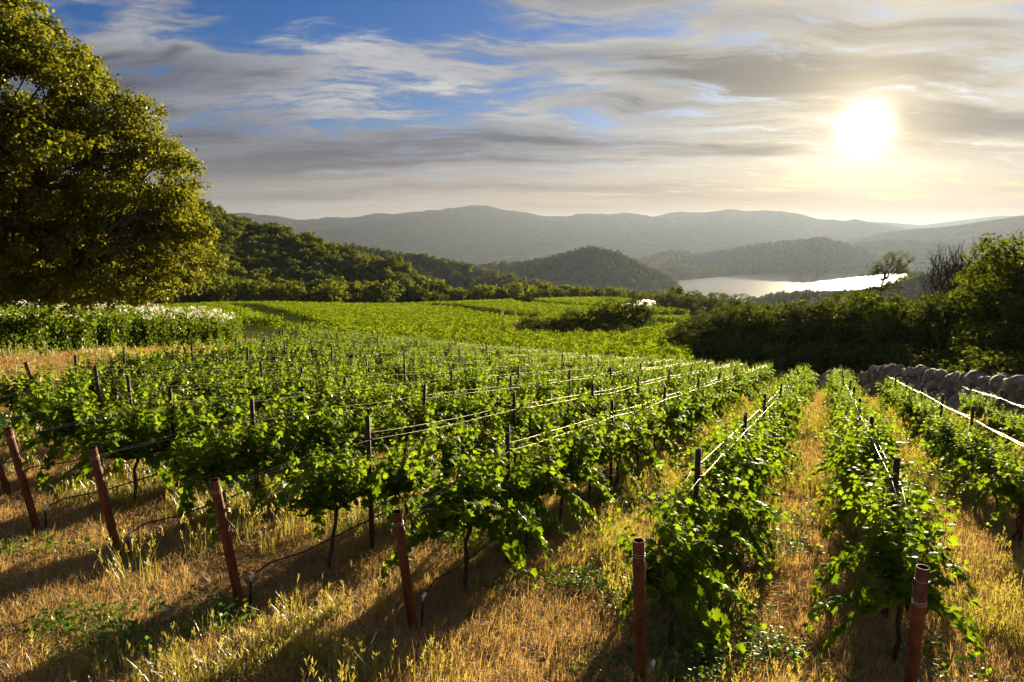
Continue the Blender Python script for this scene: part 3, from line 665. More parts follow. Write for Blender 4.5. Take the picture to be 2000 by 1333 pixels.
# bare trees above the grove
def bare_branch(g, r, a, d, L, rad, depth, kids=3, spread=.7, curve=.25, tw=None):
    n = 5; P = [np.array(a, float)]; d = unit(np.array(d, float))
    for i in range(n): d = unit(d + r.normal(size=3) * curve * .5 + np.array([0, 0, .03])); P.append(P[-1] + d * L / n)
    g.tube(P, np.linspace(rad, rad * .55, n + 1), 5 if depth else 4)
    if tw is not None and depth == 0: tw.append(P[-1])
    if depth:
        for k in range(kids):
            q = P[r.randint(2, n + 1)]; nd = unit(d + r.normal(size=3) * spread); bare_branch(g, r, q, nd, L * r.uniform(.5, .75), rad * .5, depth - 1, kids, spread, curve, tw)
def bare_tree(name, label, px, top, D, seed, lean=(0, 0), kids=3, spread=.6, depth=3, trunk=.14, group=None, tufts=0, first=.55, base_drop=0):
    r = np.random.RandomState(seed); p = at(px, 700, D); p[2] = float(terrain(p[0], p[1])); Ht = float(at(px, top, D)[2]) - p[2]
    o = link(name, None, loc=p); tag(o, label, 'dead tree', group)
    g = Geo(); tops = np.array([lean[0] * Ht, lean[1] * Ht, Ht * .9]); tr = limb(g, r, (0, 0, -.3), tops, trunk, trunk * .35, 7, .05, 10)
    link('trunk', g.mesh(name + '_trunk', [M['dead_wood']], True), o)
    g = Geo(); tips = []
    for k in range(kids * 3):
        f = r.uniform(first, 1.0); q = tr[0] + (tr[-1] - tr[0]) * f; q = tr[int(f * 9)]
        a = r.rand() * 6.28; bare_branch(g, r, q, (math.cos(a) * spread, math.sin(a) * spread, .55), Ht * r.uniform(.10, .20), trunk * .35, depth - 1, 3, spread, .3, tips)
    link('branches', g.mesh(name + '_branches', [M['dead_wood']], True), o)
    if tufts:
        g = Geo(); T = np.array(tips); n = len(T) * tufts; pos = np.repeat(T, tufts, 0) + r.normal(size=(n, 3)) * .16
        leaf_cards(g, pos, rand_unit(r, n) + [0, 0, .4], rand_unit(r, n), .22, DIAMOND * [.35, 1, 1], DIAMOND_F, r.rand(n)); link('crown', g.mesh(name + '_crown', [M['grove_leaf']]), o)
bare_tree('bare_pine', 'twisted half bare pine standing against the lake glare', 1702, 508, 100, 3, (.06, 0), 6, .95, 3, .22, tufts=34, first=.70)
bare_tree('bare_pine', 'thin bare pine trunk just left of the twisted pine', 1682, 528, 98, 4, (.02, 0), 3, .7, 3, .13, tufts=3, first=.62)
bare_tree('bare_tree', 'small bare forked tree above the middle of the grove', 1562, 536, 100, 5, (.02, 0), 4, .6, 3, .11, first=.70)
bare_tree('bare_tree', 'lowest bare twiggy tree between the forked tree and the twisted pine', 1632, 552, 98, 6, (-.02, 0), 3, .6, 3, .10, first=.75)
r = np.random.RandomState(77)
for i, px in enumerate([1806, 1814, 1823, 1831, 1838, 1846, 1853, 1861, 1869, 1878, 1887, 1896]):
    bare_tree('bare_tree', '%s bare burnt trunk from the left in the cluster beside the big right tree' % ordinal(i), px, r.uniform(490, 506), 108 + r.uniform(-6, 6), 100 + i, (r.uniform(-.02, .02), 0), 5, .33, 3, .20, 'bare burnt trunks', first=.30)

# ------------------------------------------------------------------ far vineyard
def build_far_vines():
    # block roads seen in the photo: polylines in pixels set down on the ground
    lines = [[(478, 602), (520, 615), (570, 636), (612, 652)], [(858, 602), (920, 610), (985, 622), (1020, 628)], [(955, 588), (1040, 596), (1120, 602), (1190, 606)], [(1265, 640), (1340, 638)], [(1265, 622), (1350, 620)]]
    LN = [np.array([ground_pt(px, py, 55)[:2] for px, py in l]) for l in lines]
    rr = np.random.RandomState(11); pts = []
    for ang, spx in ((1.15, None),):
        u = np.array([math.cos(ang), math.sin(ang)]); v = np.array([-u[1], u[0]])
        a = np.arange(-330, 330, 1.25); b = np.arange(-330, 330, 2.1); A, B = np.meshgrid(a, b); A = A + rr.uniform(-.3, .3, A.shape); B = B + rr.uniform(-.15, .15, A.shape)
        XY = (A[..., None] * u + B[..., None] * v).reshape(-1, 2) + np.array([0, 170]); pts.append(XY)
    XY = np.concatenate(pts); D = np.hypot(XY[:, 0], XY[:, 1]); z = terrain(XY[:, 0], XY[:, 1]); px, py = project(np.stack([XY[:, 0], XY[:, 1], z], -1))
    al = XY @ RD; pe = XY @ PD
    back = np.interp(px, [300, 470, 620, 860, 960, 1100, 1200, 1350], [270, 262, 268, 262, 292, 300, 290, 260])
    right = np.interp(D, [60, 95, 130, 220], [1345, 1340, 1350, 1345])
    ok = (XY[:, 1] > 30) & (px > 300) & (px < right) & (D < back) & (al > far_edge(np.clip(pe, -50, 8)) + 2.5) & (D > 50)
    ok &= ~((px < 470) & (D < 58))
    isl_poly = [(985, 652), (1060, 640), (1180, 634), (1262, 632), (1275, 648), (1215, 663), (1100, 667), (1000, 662)]
    ok &= ~in_poly(px, py, isl_poly) & ~in_poly(px, py, [(1195, 604), (1250, 586), (1290, 586), (1300, 606)])
    XY, z, D = XY[ok], z[ok], D[ok]
    gap = np.full(len(XY), 1e9)
    for L in LN:
        for p, q in zip(L[:-1], L[1:]):
            t_ = np.clip(((XY - p) @ (q - p)) / ((q - p) @ (q - p)), 0, 1); gap = np.minimum(gap, np.linalg.norm(XY - (p + t_[:, None] * (q - p)), axis=1))
    k = gap > 2.4 + .012 * D[:len(gap)]; XY, z = XY[k], z[k]
    vs = []
    for s in range(5):
        r = np.random.RandomState(200 + s); g = Geo(); n = 110; pos = r.normal(size=(n, 3)) * [.50, .26, .30] + [0, 0, 1.0]; pos[:, 2] = np.clip(pos[:, 2], .35, 1.7)
        leaf_cards(g, pos, rand_unit(r, n), unit(rand_unit(r, n) + [0, 0, .5]), .21 * r.uniform(.7, 1.3, n), DIAMOND * [1.4, 1, 1], DIAMOND_F, r.rand(n)); vs.append(g.mesh('far_vine', [M['far_vine']]))
    m = len(XY); rot = np.stack([np.zeros(m), np.zeros(m), np.full(m, 1.15) + rr.choice([0, math.pi], m)], -1); s = rr.uniform(.8, 1.15, m)
    gn_scatter('far_vines', 'bright green vine rows of the lower vineyard beyond the near block', np.column_stack([XY, z]), rot, s, rr.randint(0, 5, m), vs)
    print('far vines', m)
build_far_vines()

def build_field_things():
    for i, (poly, lab) in enumerate((([(1212, 601), (1256, 590), (1268, 590.5), (1236, 601.5)], 'left white sheet spread over a plot in the far vineyard'), ([(1240, 602), (1270, 591), (1279, 592), (1283, 604)], 'right white sheet spread over a plot in the far vineyard'))):
        P = []
        for px, py in poly:
            q = ground_pt(px, py, 100, 400); P.append(q + [0, 0, .9])
        P = np.array(P); n = 9; uu, vv = np.meshgrid(np.linspace(0, 1, n), np.linspace(0, 1, n)); uu = uu[..., None]; vv = vv[..., None]
        Gp = (P[0] * (1 - uu) + P[3] * uu) * (1 - vv) + (P[1] * (1 - uu) + P[2] * uu) * vv; Gp[..., 2] += .12 * np.sin(uu[..., 0] * 30)
        V = Gp.reshape(-1, 3); k = np.arange(n - 1)[:, None] * n + np.arange(n - 1)[None]; Q = np.stack([k, k + 1, k + n + 1, k + n], -1).reshape(-1, 4)
        V2 = V - [0, 0, .06]; me = mesh_from('row_cover', np.concatenate([V, V2]), [Q, Q[:, ::-1] + n * n], [M['sheet']])
        tag(link('row_cover', me), lab, 'crop cover', 'white crop covers')
    p = ground_pt(858, 604, 100, 400); D = math.hypot(p[0], p[1]); Ht = 32 / F_PX * D
    o = link('utility_pole', None, loc=p); tag(o, 'lone utility pole at the back edge of the far vineyard', 'utility pole')
    g = Geo(); g.tube([[0, 0, -.3], [0, 0, Ht]], [.15, .11], 8); link('pole', g.mesh('pole', [M['pole_wood']], True), o)
    g = Geo(); g.box(np.array([0, 0, Ht * .93]), np.array([.9, .06, .07])); link('crossarm', g.mesh('crossarm', [M['pole_wood']]), o)
    for s in (-.75, .75):
        g = Geo(); g.tube([[s, 0, Ht * .93 + .07], [s, 0, Ht * .93 + .3]], [.05, .03], 6); link('insulator', g.mesh('insulator', [M['white_plastic']]), o)
    p = ground_pt(1125, 601, 100, 400); D = math.hypot(p[0], p[1]); g = Geo(); h = 10 / F_PX * D
    g.tube([[0, 0, -.2], [0, 0, h * .82]], [.32, .26], 8); g.tube([[0, 0, h * .8], [0, 0, h]], [.42, .30], 8)
    tag(link('marker_post', g.mesh('marker_post', [M['dark_steel']]), loc=p), 'short dark post on the road through the far vineyard', 'post')
    p = ground_pt(1335, 606, 100, 400); o = link('farm_shed', None, loc=p + [0, 3, 0]); tag(o, 'low white shed glimpsed under the field trees', 'shed')
    g = Geo(); g.box(np.array([0, 0, 1.2]), np.array([4.5, 2, 1.3])); link('wall', g.mesh('shed_wall', [M['paint_white']]), o)
    g = Geo(); g.add([[-4.8, -2.3, 2.5], [4.8, -2.3, 2.5], [4.8, 0, 3.5], [-4.8, 0, 3.5], [4.8, 2.3, 2.5], [-4.8, 2.3, 2.5]], [[0, 1, 2, 3], [3, 2, 4, 5]]); link('roof', g.mesh('shed_roof', [M['roof_grey']]), o)
    for x in (-2.6, 2.6):
        g = Geo(); g.box(np.array([x, -2.02, 1.3]), np.array([.6, .03, .5])); link('window', g.mesh('shed_window', [M['dark_steel']]), o)
build_field_things()
print('t far', time.time() - T0)
#STAGE3
# ------------------------------------------------------------------ near vineyard: vine meshes
_h = [(0, 0), (.20, -.16), (.46, -.06), (.38, .10), (.60, .30), (.40, .36), (.44, .62), (.22, .60)]
LEAF2 = np.array(_h + [(0, .95)] + [(-x, y) for x, y in _h[:0:-1]], float)
def vine_leaf(seed):
    r = np.random.RandomState(seed); o = LEAF2 * r.uniform(.9, 1.1, LEAF2.shape); fold = r.uniform(-.12, .42); curl = r.uniform(.05, .4)
    z = -fold * np.abs(o[:, 0]) - curl * (o[:, 1] - .2) ** 2 + r.uniform(-.05, .05, len(o))
    T_ = np.concatenate([[[0, .30, .04]], np.column_stack([o, z])]); n = len(o)
    return T_, [[0, 1 + i, 1 + (i + 1) % n] for i in range(n)]
LEAVES = [vine_leaf(i) for i in range(6)]

class Shoot: pass
def make_shoot(seed, L, flop):
    """a young cane: local +z is the way it sets out, +x the side it leans to"""
    r = np.random.RandomState(seed); s = Shoot(); n = int(L / .052); d = np.array([.12 * flop, 0, 1.0]); P = [np.zeros(3)]; d = unit(d)
    for i in range(n):
        d = unit(d + r.normal(size=3) * .10 + np.array([.055 * flop, 0, -.034 * flop * (i / n) * 2])); P.append(P[-1] + d * L / n)
    s.P = np.array(P); tt = np.linspace(0, 1, n + 1)
    g = Geo(); g.tube(s.P[::2], np.interp(tt[::2], [0, 1], [.0055, .0018]), 4); s.stem = g
    pos, ax, nor, sz, var = [], [], [], [], []
    for i in range(1, n + 1):
        for q in range(2 if i / n < .75 else 1):
            a = (i % 2) * math.pi + r.normal() * .9 + q * 1.7; out_ = np.array([math.cos(a), math.sin(a), r.uniform(-.1, .5)])
            f = i / n; pos.append(s.P[i] + unit(out_) * r.uniform(.03, .09) * (1 - .6 * f)); ax.append(unit(out_ + [0, 0, r.uniform(-.9, .1)])); nor.append(unit(np.array([0, 0, .8]) + out_ * .5 + r.normal(size=3) * .45))
            sz.append(np.interp(f, [0, .3, .8, 1], [.108, .118, .078, .035]) * r.uniform(.75, 1.2)); var.append(np.clip(.15 + .65 * f ** 2 + r.uniform(-.15, .25), 0, 1))
    s.pos, s.ax, s.nor, s.sz, s.var = map(np.array, (pos, ax, nor, sz, var)); s.kind = r.randint(0, 6, len(pos)); return s
SHOOTS = [make_shoot(300 + i, L, fl) for i, (L, fl) in enumerate([(.78, .3), (.90, .5), (1.0, .8), (.85, 1.2), (1.1, 1.6), (.95, 2.0), (1.2, 2.4), (.65, .9), (.82, .2), (1.05, 1.1), (1.35, 2.8), (.6, 1.5)])]
def shoot_geo(s, M4=None, g=None, leaves=True):
    own = g is None; g = g or Geo(); Rm = np.eye(3) if M4 is None else M4[:3, :3]; tr = np.zeros(3) if M4 is None else M4[:3, 3]
    for k in range(6):
        w = s.kind == k
        if w.any(): leaf_cards(g, s.pos[w] @ Rm.T + tr, s.ax[w] @ Rm.T, s.nor[w] @ Rm.T, s.sz[w], LEAVES[k][0], LEAVES[k][1], s.var[w])
    return g
def stem_geo(s, M4, g):
    V = np.concatenate(s.stem.V) @ M4[:3, :3].T + M4[:3, 3]; g.add(V, *[np.concatenate(s.stem.F[k]) for k in s.stem.F]); return g
SHOOT_ME = []
for i, s in enumerate(SHOOTS):
    g = shoot_geo(s); nl = len(g.F[3][0]) if g.F else 0
    lv = np.concatenate(g.V); lf = np.concatenate(g.F[3]); lvar = np.concatenate(g.var[3])
    sv = np.concatenate(s.stem.V); fs = [lf] + [np.concatenate(s.stem.F[k]) + len(lv) for k in sorted(s.stem.F)]
    nst = sum(len(f) for f in fs[1:])
    SHOOT_ME.append(mesh_from('shoot', np.concatenate([lv, sv]), fs, [M['vine_leaf'], M['shoot_stem']], False, np.concatenate([lvar, np.full(nst, .5)]), np.concatenate([np.zeros(len(lf)), np.ones(nst)])))
STEM_ME = [s.stem.mesh('shoot_stem', [M['shoot_stem']], True) for s in SHOOTS]
LEAF_ME = {}
for k in range(6):
    for q in range(4):
        V, Fc = LEAVES[k]; LEAF_ME[k, q] = mesh_from('vine_leaf', V, [np.array(Fc)], [M['vine_leaf']], False, np.full(len(Fc), (q + .5) / 4))

class Vine: pass
def make_vine(seed):
    r = np.random.RandomState(seed); v = Vine(); h = .70 + r.uniform(-.04, .04)
    g = Geo(); P = [[0, 0, -.12]] + [[r.normal() * .022, r.normal() * .022, h * f] for f in (.15, .35, .55, .75, .92)] + [[0, 0, h]]
    g.tube(P, [.030, .026, .023, .024, .022, .026, .030], 7); v.trunk = g.mesh('vine_trunk', [M['vine_bark']], True)
    g = Geo(); xs = np.linspace(-.68, .68, 12); zz = h + .03 + r.normal(size=12) * .012 - .05 * (np.abs(xs) < .1)
    g.tube(np.stack([xs, r.normal(size=12) * .015, zz], -1), np.interp(np.abs(xs), [0, .68], [.024, .011]), 6); v.cordon = g.mesh('vine_cordon', [M['vine_bark']], True)
    v.shoots = []; ns = 27
    for i in range(ns):
        x = -.68 + 1.36 * (i + .5) / ns + r.normal() * .03; side = 1 if i % 2 else -1
        si = int(r.choice([0, 1, 2, 3, 4, 5, 6, 7, 8, 9, 10, 11], p=[.16, .15, .11, .08, .06, .05, .06, .09, .14, .04, .05, .01]))
        az = side * math.pi / 2 + r.normal() * .7; tilt = abs(r.normal()) * .30 + .03 + (r.uniform(.3, .9) if si in (4, 5, 6, 10) else 0)
        m4 = Matrix.Translation((x, r.normal() * .02, float(np.interp(x, xs, zz)))) @ Matrix.Rotation(az, 4, 'Z') @ Matrix.Rotation(tilt, 4, 'Y') @ Matrix.Scale(r.uniform(.85, 1.12), 4)
        v.shoots.append((si, m4))
    g = Geo(); gs = Geo()
    for si, m4 in v.shoots:
        a = np.array(m4); shoot_geo(SHOOTS[si], a, g); stem_geo(SHOOTS[si], a, gs)
    # scale of the leaves follows the cane
    lv, lf, lvar = np.concatenate(g.V), np.concatenate(g.F[3]), np.concatenate(g.var[3])
    sv = np.concatenate(gs.V); fs = [np.concatenate(gs.F[k]) + len(lv) for k in sorted(gs.F)]; nst = sum(len(f) for f in fs)
    v.foliage = mesh_from('vine_foliage', np.concatenate([lv, sv]), [lf] + fs, [M['vine_leaf'], M['shoot_stem']], False, np.concatenate([lvar, np.full(nst, .5)]), np.concatenate([np.zeros(len(lf)), np.ones(nst)]))
    # whole plant in one mesh for the far rows
    tv = np.array([list(q.co) for q in v.trunk.vertices]); tq = np.array([list(p.vertices) for p in v.trunk.polygons if len(p.vertices) == 4]) + len(lv) + len(sv)
    v.whole = mesh_from('vine_whole', np.concatenate([lv, sv, tv]), [lf] + fs + [tq], [M['vine_leaf'], M['shoot_stem'], M['vine_bark']], False, np.concatenate([lvar, np.full(nst + len(tq), .5)]), np.concatenate([np.zeros(len(lf)), np.ones(nst), np.full(len(tq), 2)]))
    return v
VINES = [make_vine(400 + i) for i in range(8)]
print('t vines meshes', time.time() - T0)

# ------------------------------------------------------------------ near vineyard: rows
POST_PX = [((75, 1042), (15, 838)), ((235, 1100), (180, 875)), ((472, 1195), (418, 938)), ((808, 1235), (775, 1000)), ((1252, 1385), (1247, 1056)), ((1768, 1425), (1803, 1108))]
post_base = [ground_pt(b[0], b[1], 2, 40) for b, _ in POST_PX]
post_perp = [float(p[:2] @ PD) for p in post_base]; post_along = [float(p[:2] @ RD) for p in post_base]
rows = []          # (perp, start along, end along, description, end post index or None)
for i in range(6):
    nm = ['leftmost', 'second', 'third', 'fourth', 'fifth', 'rightmost'][i] + ' rusty post' + (' from the left' if 0 < i < 5 else '')
    rows.append([post_perp[i], post_along[i], float(far_edge(post_perp[i])), nm, i])
k = 1
while post_perp[0] - 2.0 * k > -46:
    pe = post_perp[0] - 2.0 * k; rows.append([pe, float(near_edge(pe)), float(far_edge(pe)), '%s row behind the leftmost rusty post' % ordinal(k - 1), None]); k += 1
for k in range(2):
    pe = post_perp[5] + 2.05 * (k + 1); rows.append([pe, 5.4, float(far_edge(pe)), ['row just right of the rightmost post', 'outermost row towards the boulder wall'][k], None])
SLOPE = math.atan(.147)
ROWROT = Matrix.Rotation(math.pi / 2 - RAZ, 4, 'Z')
def gz(x, y): return float(terrain(x, y))
def rpt(pe, al, h=0.0):
    x, y = pe * PD + al * RD; return np.array([x, y, gz(x, y) + h])
def seen(p, m=60):
    if p[1] < .5: return False
    u, v = project(p); return -m < u < 2000 + m and v < 1333 + 260

rv = np.random.RandomState(31); vines = []; posts = []
for ri, (pe, a0, a1, nm, ep) in enumerate(rows):
    al = a0 + (1.05 if ep is None else [1.35, 1.45, 1.35, 1.0, .95, 1.1][ep]); cnt = 0
    while al < a1:
        p = rpt(pe + rv.normal() * .03, al)
        if seen(p, 40): vines.append((float(np.hypot(p[0], p[1])), p, ri, cnt)); cnt += 1
        al += 1.42 + rv.normal() * .05
    al = a0 + 2.1; cnt = 0
    while al < a1 + .5:
        p = rpt(pe, al)
        if seen(p, 30): posts.append((p, ri, cnt)); cnt += 1
        al += 4.3
vines.sort(key=lambda q: q[0]); print('vines', len(vines), 'posts', len(posts))
for i, (D, p, ri, cnt) in enumerate(vines[:300]):
    v = VINES[(i * 5 + ri) % 8]; nm = rows[ri][3]; flip = math.pi if rv.rand() < .5 else 0; s = rv.uniform(.90, 1.04) * (.84 if rows[ri][0] > 2 else 1.0); sz = s * rv.uniform(1.02, 1.18)
    o = link('grapevine', None, loc=p, rot=(0, (SLOPE if not flip else -SLOPE), math.pi / 2 - RAZ + flip), scale=(s, s, sz))
    tag(o, ('leafy grapevine, %s along the row of the %s' if rows[ri][4] is not None else 'leafy grapevine, %s in view along the %s') % (ordinal(cnt), nm), 'grapevine', 'grapevines of the near vineyard')
    link('trunk', v.trunk, o); link('cordon', v.cordon, o)
    if i < 34:
        for si, m4 in v.shoots:
            sh = link('shoot', STEM_ME[si] if i < 6 else SHOOT_ME[si], o); sh.matrix_local = m4
            if i < 6:
                S_ = SHOOTS[si]; Y = unit(S_.ax); N_ = S_.nor - (S_.nor * Y).sum(-1, keepdims=True) * Y; N_ = unit(N_); X = np.cross(Y, N_)
                for q in range(len(S_.pos)):
                    lf = link('leaf', LEAF_ME[int(S_.kind[q]), min(3, int(S_.var[q] * 4))], sh); z = S_.sz[q]
                    lf.matrix_local = Matrix(((X[q][0] * z, Y[q][0] * z, N_[q][0] * z, S_.pos[q][0]), (X[q][1] * z, Y[q][1] * z, N_[q][1] * z, S_.pos[q][1]), (X[q][2] * z, Y[q][2] * z, N_[q][2] * z, S_.pos[q][2]), (0, 0, 0, 1)))
    else:
        f = link('foliage', v.foliage, o); f['kind'] = 'stuff'
rest = vines[300:]; m = len(rest)
fl = rv.rand(m) < .5; rot = np.stack([np.zeros(m), np.where(fl, -SLOPE, SLOPE), math.pi / 2 - RAZ + np.where(fl, math.pi, 0)], -1); s = rv.uniform(.90, 1.04, m)
gn_scatter('far_grapevines', 'leafy green vines filling the far half of the near vineyard', np.array([q[1] for q in rest]), rot, np.stack([s, s, s * rv.uniform(1.02, 1.18, m)], -1), rv.randint(0, 8, m), [v.whole for v in VINES])

# ------------------------------------------------------------------ posts, wires and drip hoses
def pipe_mesh(name, H, rad, mat, inner, k=16, wall=.006):
    g = Geo(); a = np.arange(k) * 2 * np.pi / k; ring = lambda q, z: np.stack([np.cos(a) * q, np.sin(a) * q, np.full(k, z)], -1)
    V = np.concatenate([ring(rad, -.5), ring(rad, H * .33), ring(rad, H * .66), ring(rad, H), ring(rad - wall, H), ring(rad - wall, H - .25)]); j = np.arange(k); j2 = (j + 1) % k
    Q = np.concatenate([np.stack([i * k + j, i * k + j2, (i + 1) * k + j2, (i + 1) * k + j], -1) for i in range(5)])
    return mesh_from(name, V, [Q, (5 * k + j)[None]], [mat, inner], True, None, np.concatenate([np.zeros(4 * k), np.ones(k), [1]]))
def ring_geo(rad, z, tr, k=14, wob=.004, seed=0):
    r = np.random.RandomState(seed); a = np.linspace(0, 2 * np.pi, k + 1); return tube(np.stack([np.cos(a) * rad, np.sin(a) * rad, z + r.normal(size=k + 1) * wob], -1), tr, 5)
tops = {}
for i in range(6):
    b = post_base[i]; (bp, tp) = POST_PX[i]; D = np.hypot(b[0], b[1]); q = at(tp[0], tp[1], D - .12 if i < 4 else D); v = q - b; H = float(np.linalg.norm(v)); tops[i] = q
    rot = Vector(v).to_track_quat('Z', 'Y').to_euler()
    o = link('end_post', None, loc=b, rot=rot); tag(o, ['rusty steel pipe post leaning at the left edge of the picture', 'rusty leaning pipe post second from the left', 'rusty leaning pipe post third from the left', 'rusty leaning pipe post fourth from the left with long grass at its foot', 'upright rusty pipe post cut by the bottom edge right of the centre', 'rusty pipe post at the bottom right corner tied with wires'][i], 'post', 'rusty end posts')
    link('pipe', pipe_mesh('pipe', H, .045, M['rust'], M['rust_inside']), o)
    for z in ((H - .10, H - .12) if i != 5 else (H - .10, H - .26, H - .27, H - .285)):
        g = Geo(); g.add(*ring_geo(.0475, z, .0022, seed=i)); link('wire_tie', g.mesh('wire_tie', [M['wire']], True), o)
    g = Geo(); g.tube([[.046, .03, H - .12], [.056, .06, H - .16], [.050, .045, H - .22], [.062, .05, H - .26]], .0022, 4); link('wire_tail', g.mesh('wire_tail', [M['wire']], True), o)
for ri, (pe, a0, a1, nm, ep) in enumerate(rows):          # end posts along the track
    if ep is not None or pe > 0: continue
    b = rpt(pe, a0)
    if not seen(b, 0): continue
    o = link('end_post', None, loc=b, rot=Vector((-RD[0] * .22, -RD[1] * .22, 1)).to_track_quat('Z', 'Y').to_euler()); tag(o, 'rusty end post by the dirt track, %s row past the leftmost post' % nm.split()[0], 'post', 'rusty end posts')
    link('pipe', pipe_mesh('pipe', 1.5, .045, M['rust'], M['rust_inside'], 10), o)
LP = pipe_mesh('line_pipe', 1.78, .030, M['dark_steel'], M['rust_inside'], 10)
g = Geo(); g.box(np.array([0, .033, 1.55]), np.array([.05, .006, .012])); g.box(np.array([0, -.033, 1.49]), np.array([.05, .006, .012])); CLIP = g.mesh('clip', [M['dark_steel']])
for p, ri, cnt in posts:
    nm = rows[ri][3]; o = link('line_post', None, loc=p, rot=(rv.normal() * .02, rv.normal() * .02, rv.rand() * .4))
    tag(o, ('dark steel line post, %s along the row of the %s' if rows[ri][4] is not None else 'dark steel line post, %s in view along the %s') % (ordinal(cnt), nm), 'post', 'dark line posts in the vine rows')
    link('pipe', LP, o); link('wire_clip', CLIP, o)
def strand(pe, a0, a1, h0, h, off, seed, start=None, sag=.03, step=.72, end_drop=0.0):
    r = np.random.RandomState(seed); al = np.arange(a0 + 2.1, a1 + .6, step); P = [start] if start is not None else [rpt(pe, a0, h0)]
    for j, a in enumerate(al):
        ph = ((a - a0 - 2.1) / 4.3) % 1.0; q = rpt(pe, a, h - sag * 4 * ph * (1 - ph) + r.normal() * .004); q[:2] += PD * off; P.append(q)
    return np.array(P)
for ri, (pe, a0, a1, nm, ep) in enumerate(rows):
    if pe < -30: continue
    start = None if ep is None else tops[ep] + np.array([0, 0, -.10])
    for w, off in enumerate((-.045, .045)):
        P = strand(pe, a0, a1, 1.2, 1.55 - .06 * w, off, ri * 7 + w, start)
        g = Geo(); g.tube(P, .0020, 4); tag(link('trellis_wire', g.mesh('trellis_wire', [M['wire']], True)), '%s steel wire of the %s' % (['left', 'right'][w], ('row at the ' + nm) if ep is not None else nm), 'wire', 'trellis wires')
    if pe > -16:
        r = np.random.RandomState(ri + 90); al = np.arange(a0 + .35, min(a1, a0 + 24), .5); P = [rpt(pe + .06, a0 + .08, .34)]
        for a in al: P.append(rpt(pe + .03, a, .44 - .05 * math.sin((a - a0) * 2.2) + r.normal() * .008))
        o = link('drip_hose', None); tag(o, 'black drip hose strung low along the %s' % (('row of the ' + nm) if ep is not None else nm), 'hose', 'drip hoses')
        g = Geo(); g.tube(P, .0095, 6); link('tube', g.mesh('hose_tube', [M['hose']], True), o)
        if ep is not None:
            c = np.array(P[0]); g = Geo(); g.tube([c - [0, 0, .035], c, c + [RD[0] * .05, RD[1] * .05, .012]], [.014, .016, .014], 8); link('connector', g.mesh('connector', [M['white_plastic']], True), o)
            g = Geo(); g.tube([c - [0, 0, .03], c - [.01, 0, .2], rpt(pe + .05, a0 + .05, -.08)], .013, 6); link('riser', g.mesh('riser', [M['hose']], True), o)
print('t rows', time.time() - T0)

# ------------------------------------------------------------------ boulder wall
def boulder(seed):
    r = np.random.RandomState(seed); nu, nv = 14, 8; u = np.linspace(0, 2 * np.pi, nu, endpoint=False); v = np.linspace(0, np.pi, nv + 1)[1:-1]
    Uu, Vv = np.meshgrid(u, v); d = np.stack([np.sin(Vv) * np.cos(Uu), np.sin(Vv) * np.sin(Uu), np.cos(Vv)], -1).reshape(-1, 3); d = np.concatenate([d, [[0, 0, 1], [0, 0, -1]]])
    rad = np.full(len(d), 1.0)
    for _ in range(9):                                             # faceted by a few broad planes
        n = rand_unit(r, 1)[0]; h = r.uniform(.62, .92); dn = d @ n; rad = np.where(dn > .05, np.minimum(rad, h / np.maximum(dn, .05)), rad)
    rad *= 1 + .05 * r.normal(size=len(d)); V = d * rad[:, None]; nr = nv - 1
    i = np.arange(nr - 1)[:, None] * nu; j = np.arange(nu)[None]; j2 = (j + 1) % nu; Q = np.stack([i + j, i + nu + j, i + nu + j2, i + j2], -1).reshape(-1, 4); a = np.arange(nu); b = (a + 1) % nu
    Tt = np.concatenate([np.stack([np.full(nu, nr * nu), a, b], -1), np.stack([np.full(nu, nr * nu + 1), (nr - 1) * nu + b, (nr - 1) * nu + a], -1)])
    return mesh_from('boulder', V, [Q, Tt], [M['stone']], True)
def build_wall():
    bs = [boulder(500 + i) for i in range(9)]; r = np.random.RandomState(12)
    A = [at(px, 740, D)[:2] for px, D in ((1540, 52), (1690, 47), (1850, 40), (1990, 33.5), (2090, 30))]; A = np.array(A); seg = np.linalg.norm(np.diff(A, axis=0), axis=1); L = seg.sum(); cs = np.concatenate([[0], np.cumsum(seg)])
    root = rpt(2, 45); root = np.array([A[2][0], A[2][1], gz(*A[2])]); o = link('stone_wall', None, loc=root); tag(o, 'dry wall of big rough grey boulders below the right grove', 'stone wall')
    for c in range(4):
        s = r.uniform(0, .4)
        while s < L:
            w = r.uniform(.65, 1.25) * (1.15 if c == 0 else 1.0 - .08 * c) * np.interp(s / L, [0, 1], [.85, 1.15]); x = np.interp(s + w * .5, cs, A[:, 0]); y = np.interp(s + w * .5, cs, A[:, 1])
            Hc = np.interp((s / L), [0, .28, .32, .7, 1], [.9, 1.1, 1.75, 1.9, 2.1])
            zz = .32 + c * .55 + r.normal() * .06
            if zz < Hc - .15:
                ob = link('boulder', bs[r.randint(9)], o, (x - root[0] + r.normal() * .10, y - root[1] + r.normal() * .10 + .10 * c, gz(x, y) - root[2] + zz), r.uniform(0, 6.28, 3), (w * .62, w * r.uniform(.52, .62), r.uniform(.40, .58) * (1 + .15 * (c == 0))))
            s += w * .88
build_wall()

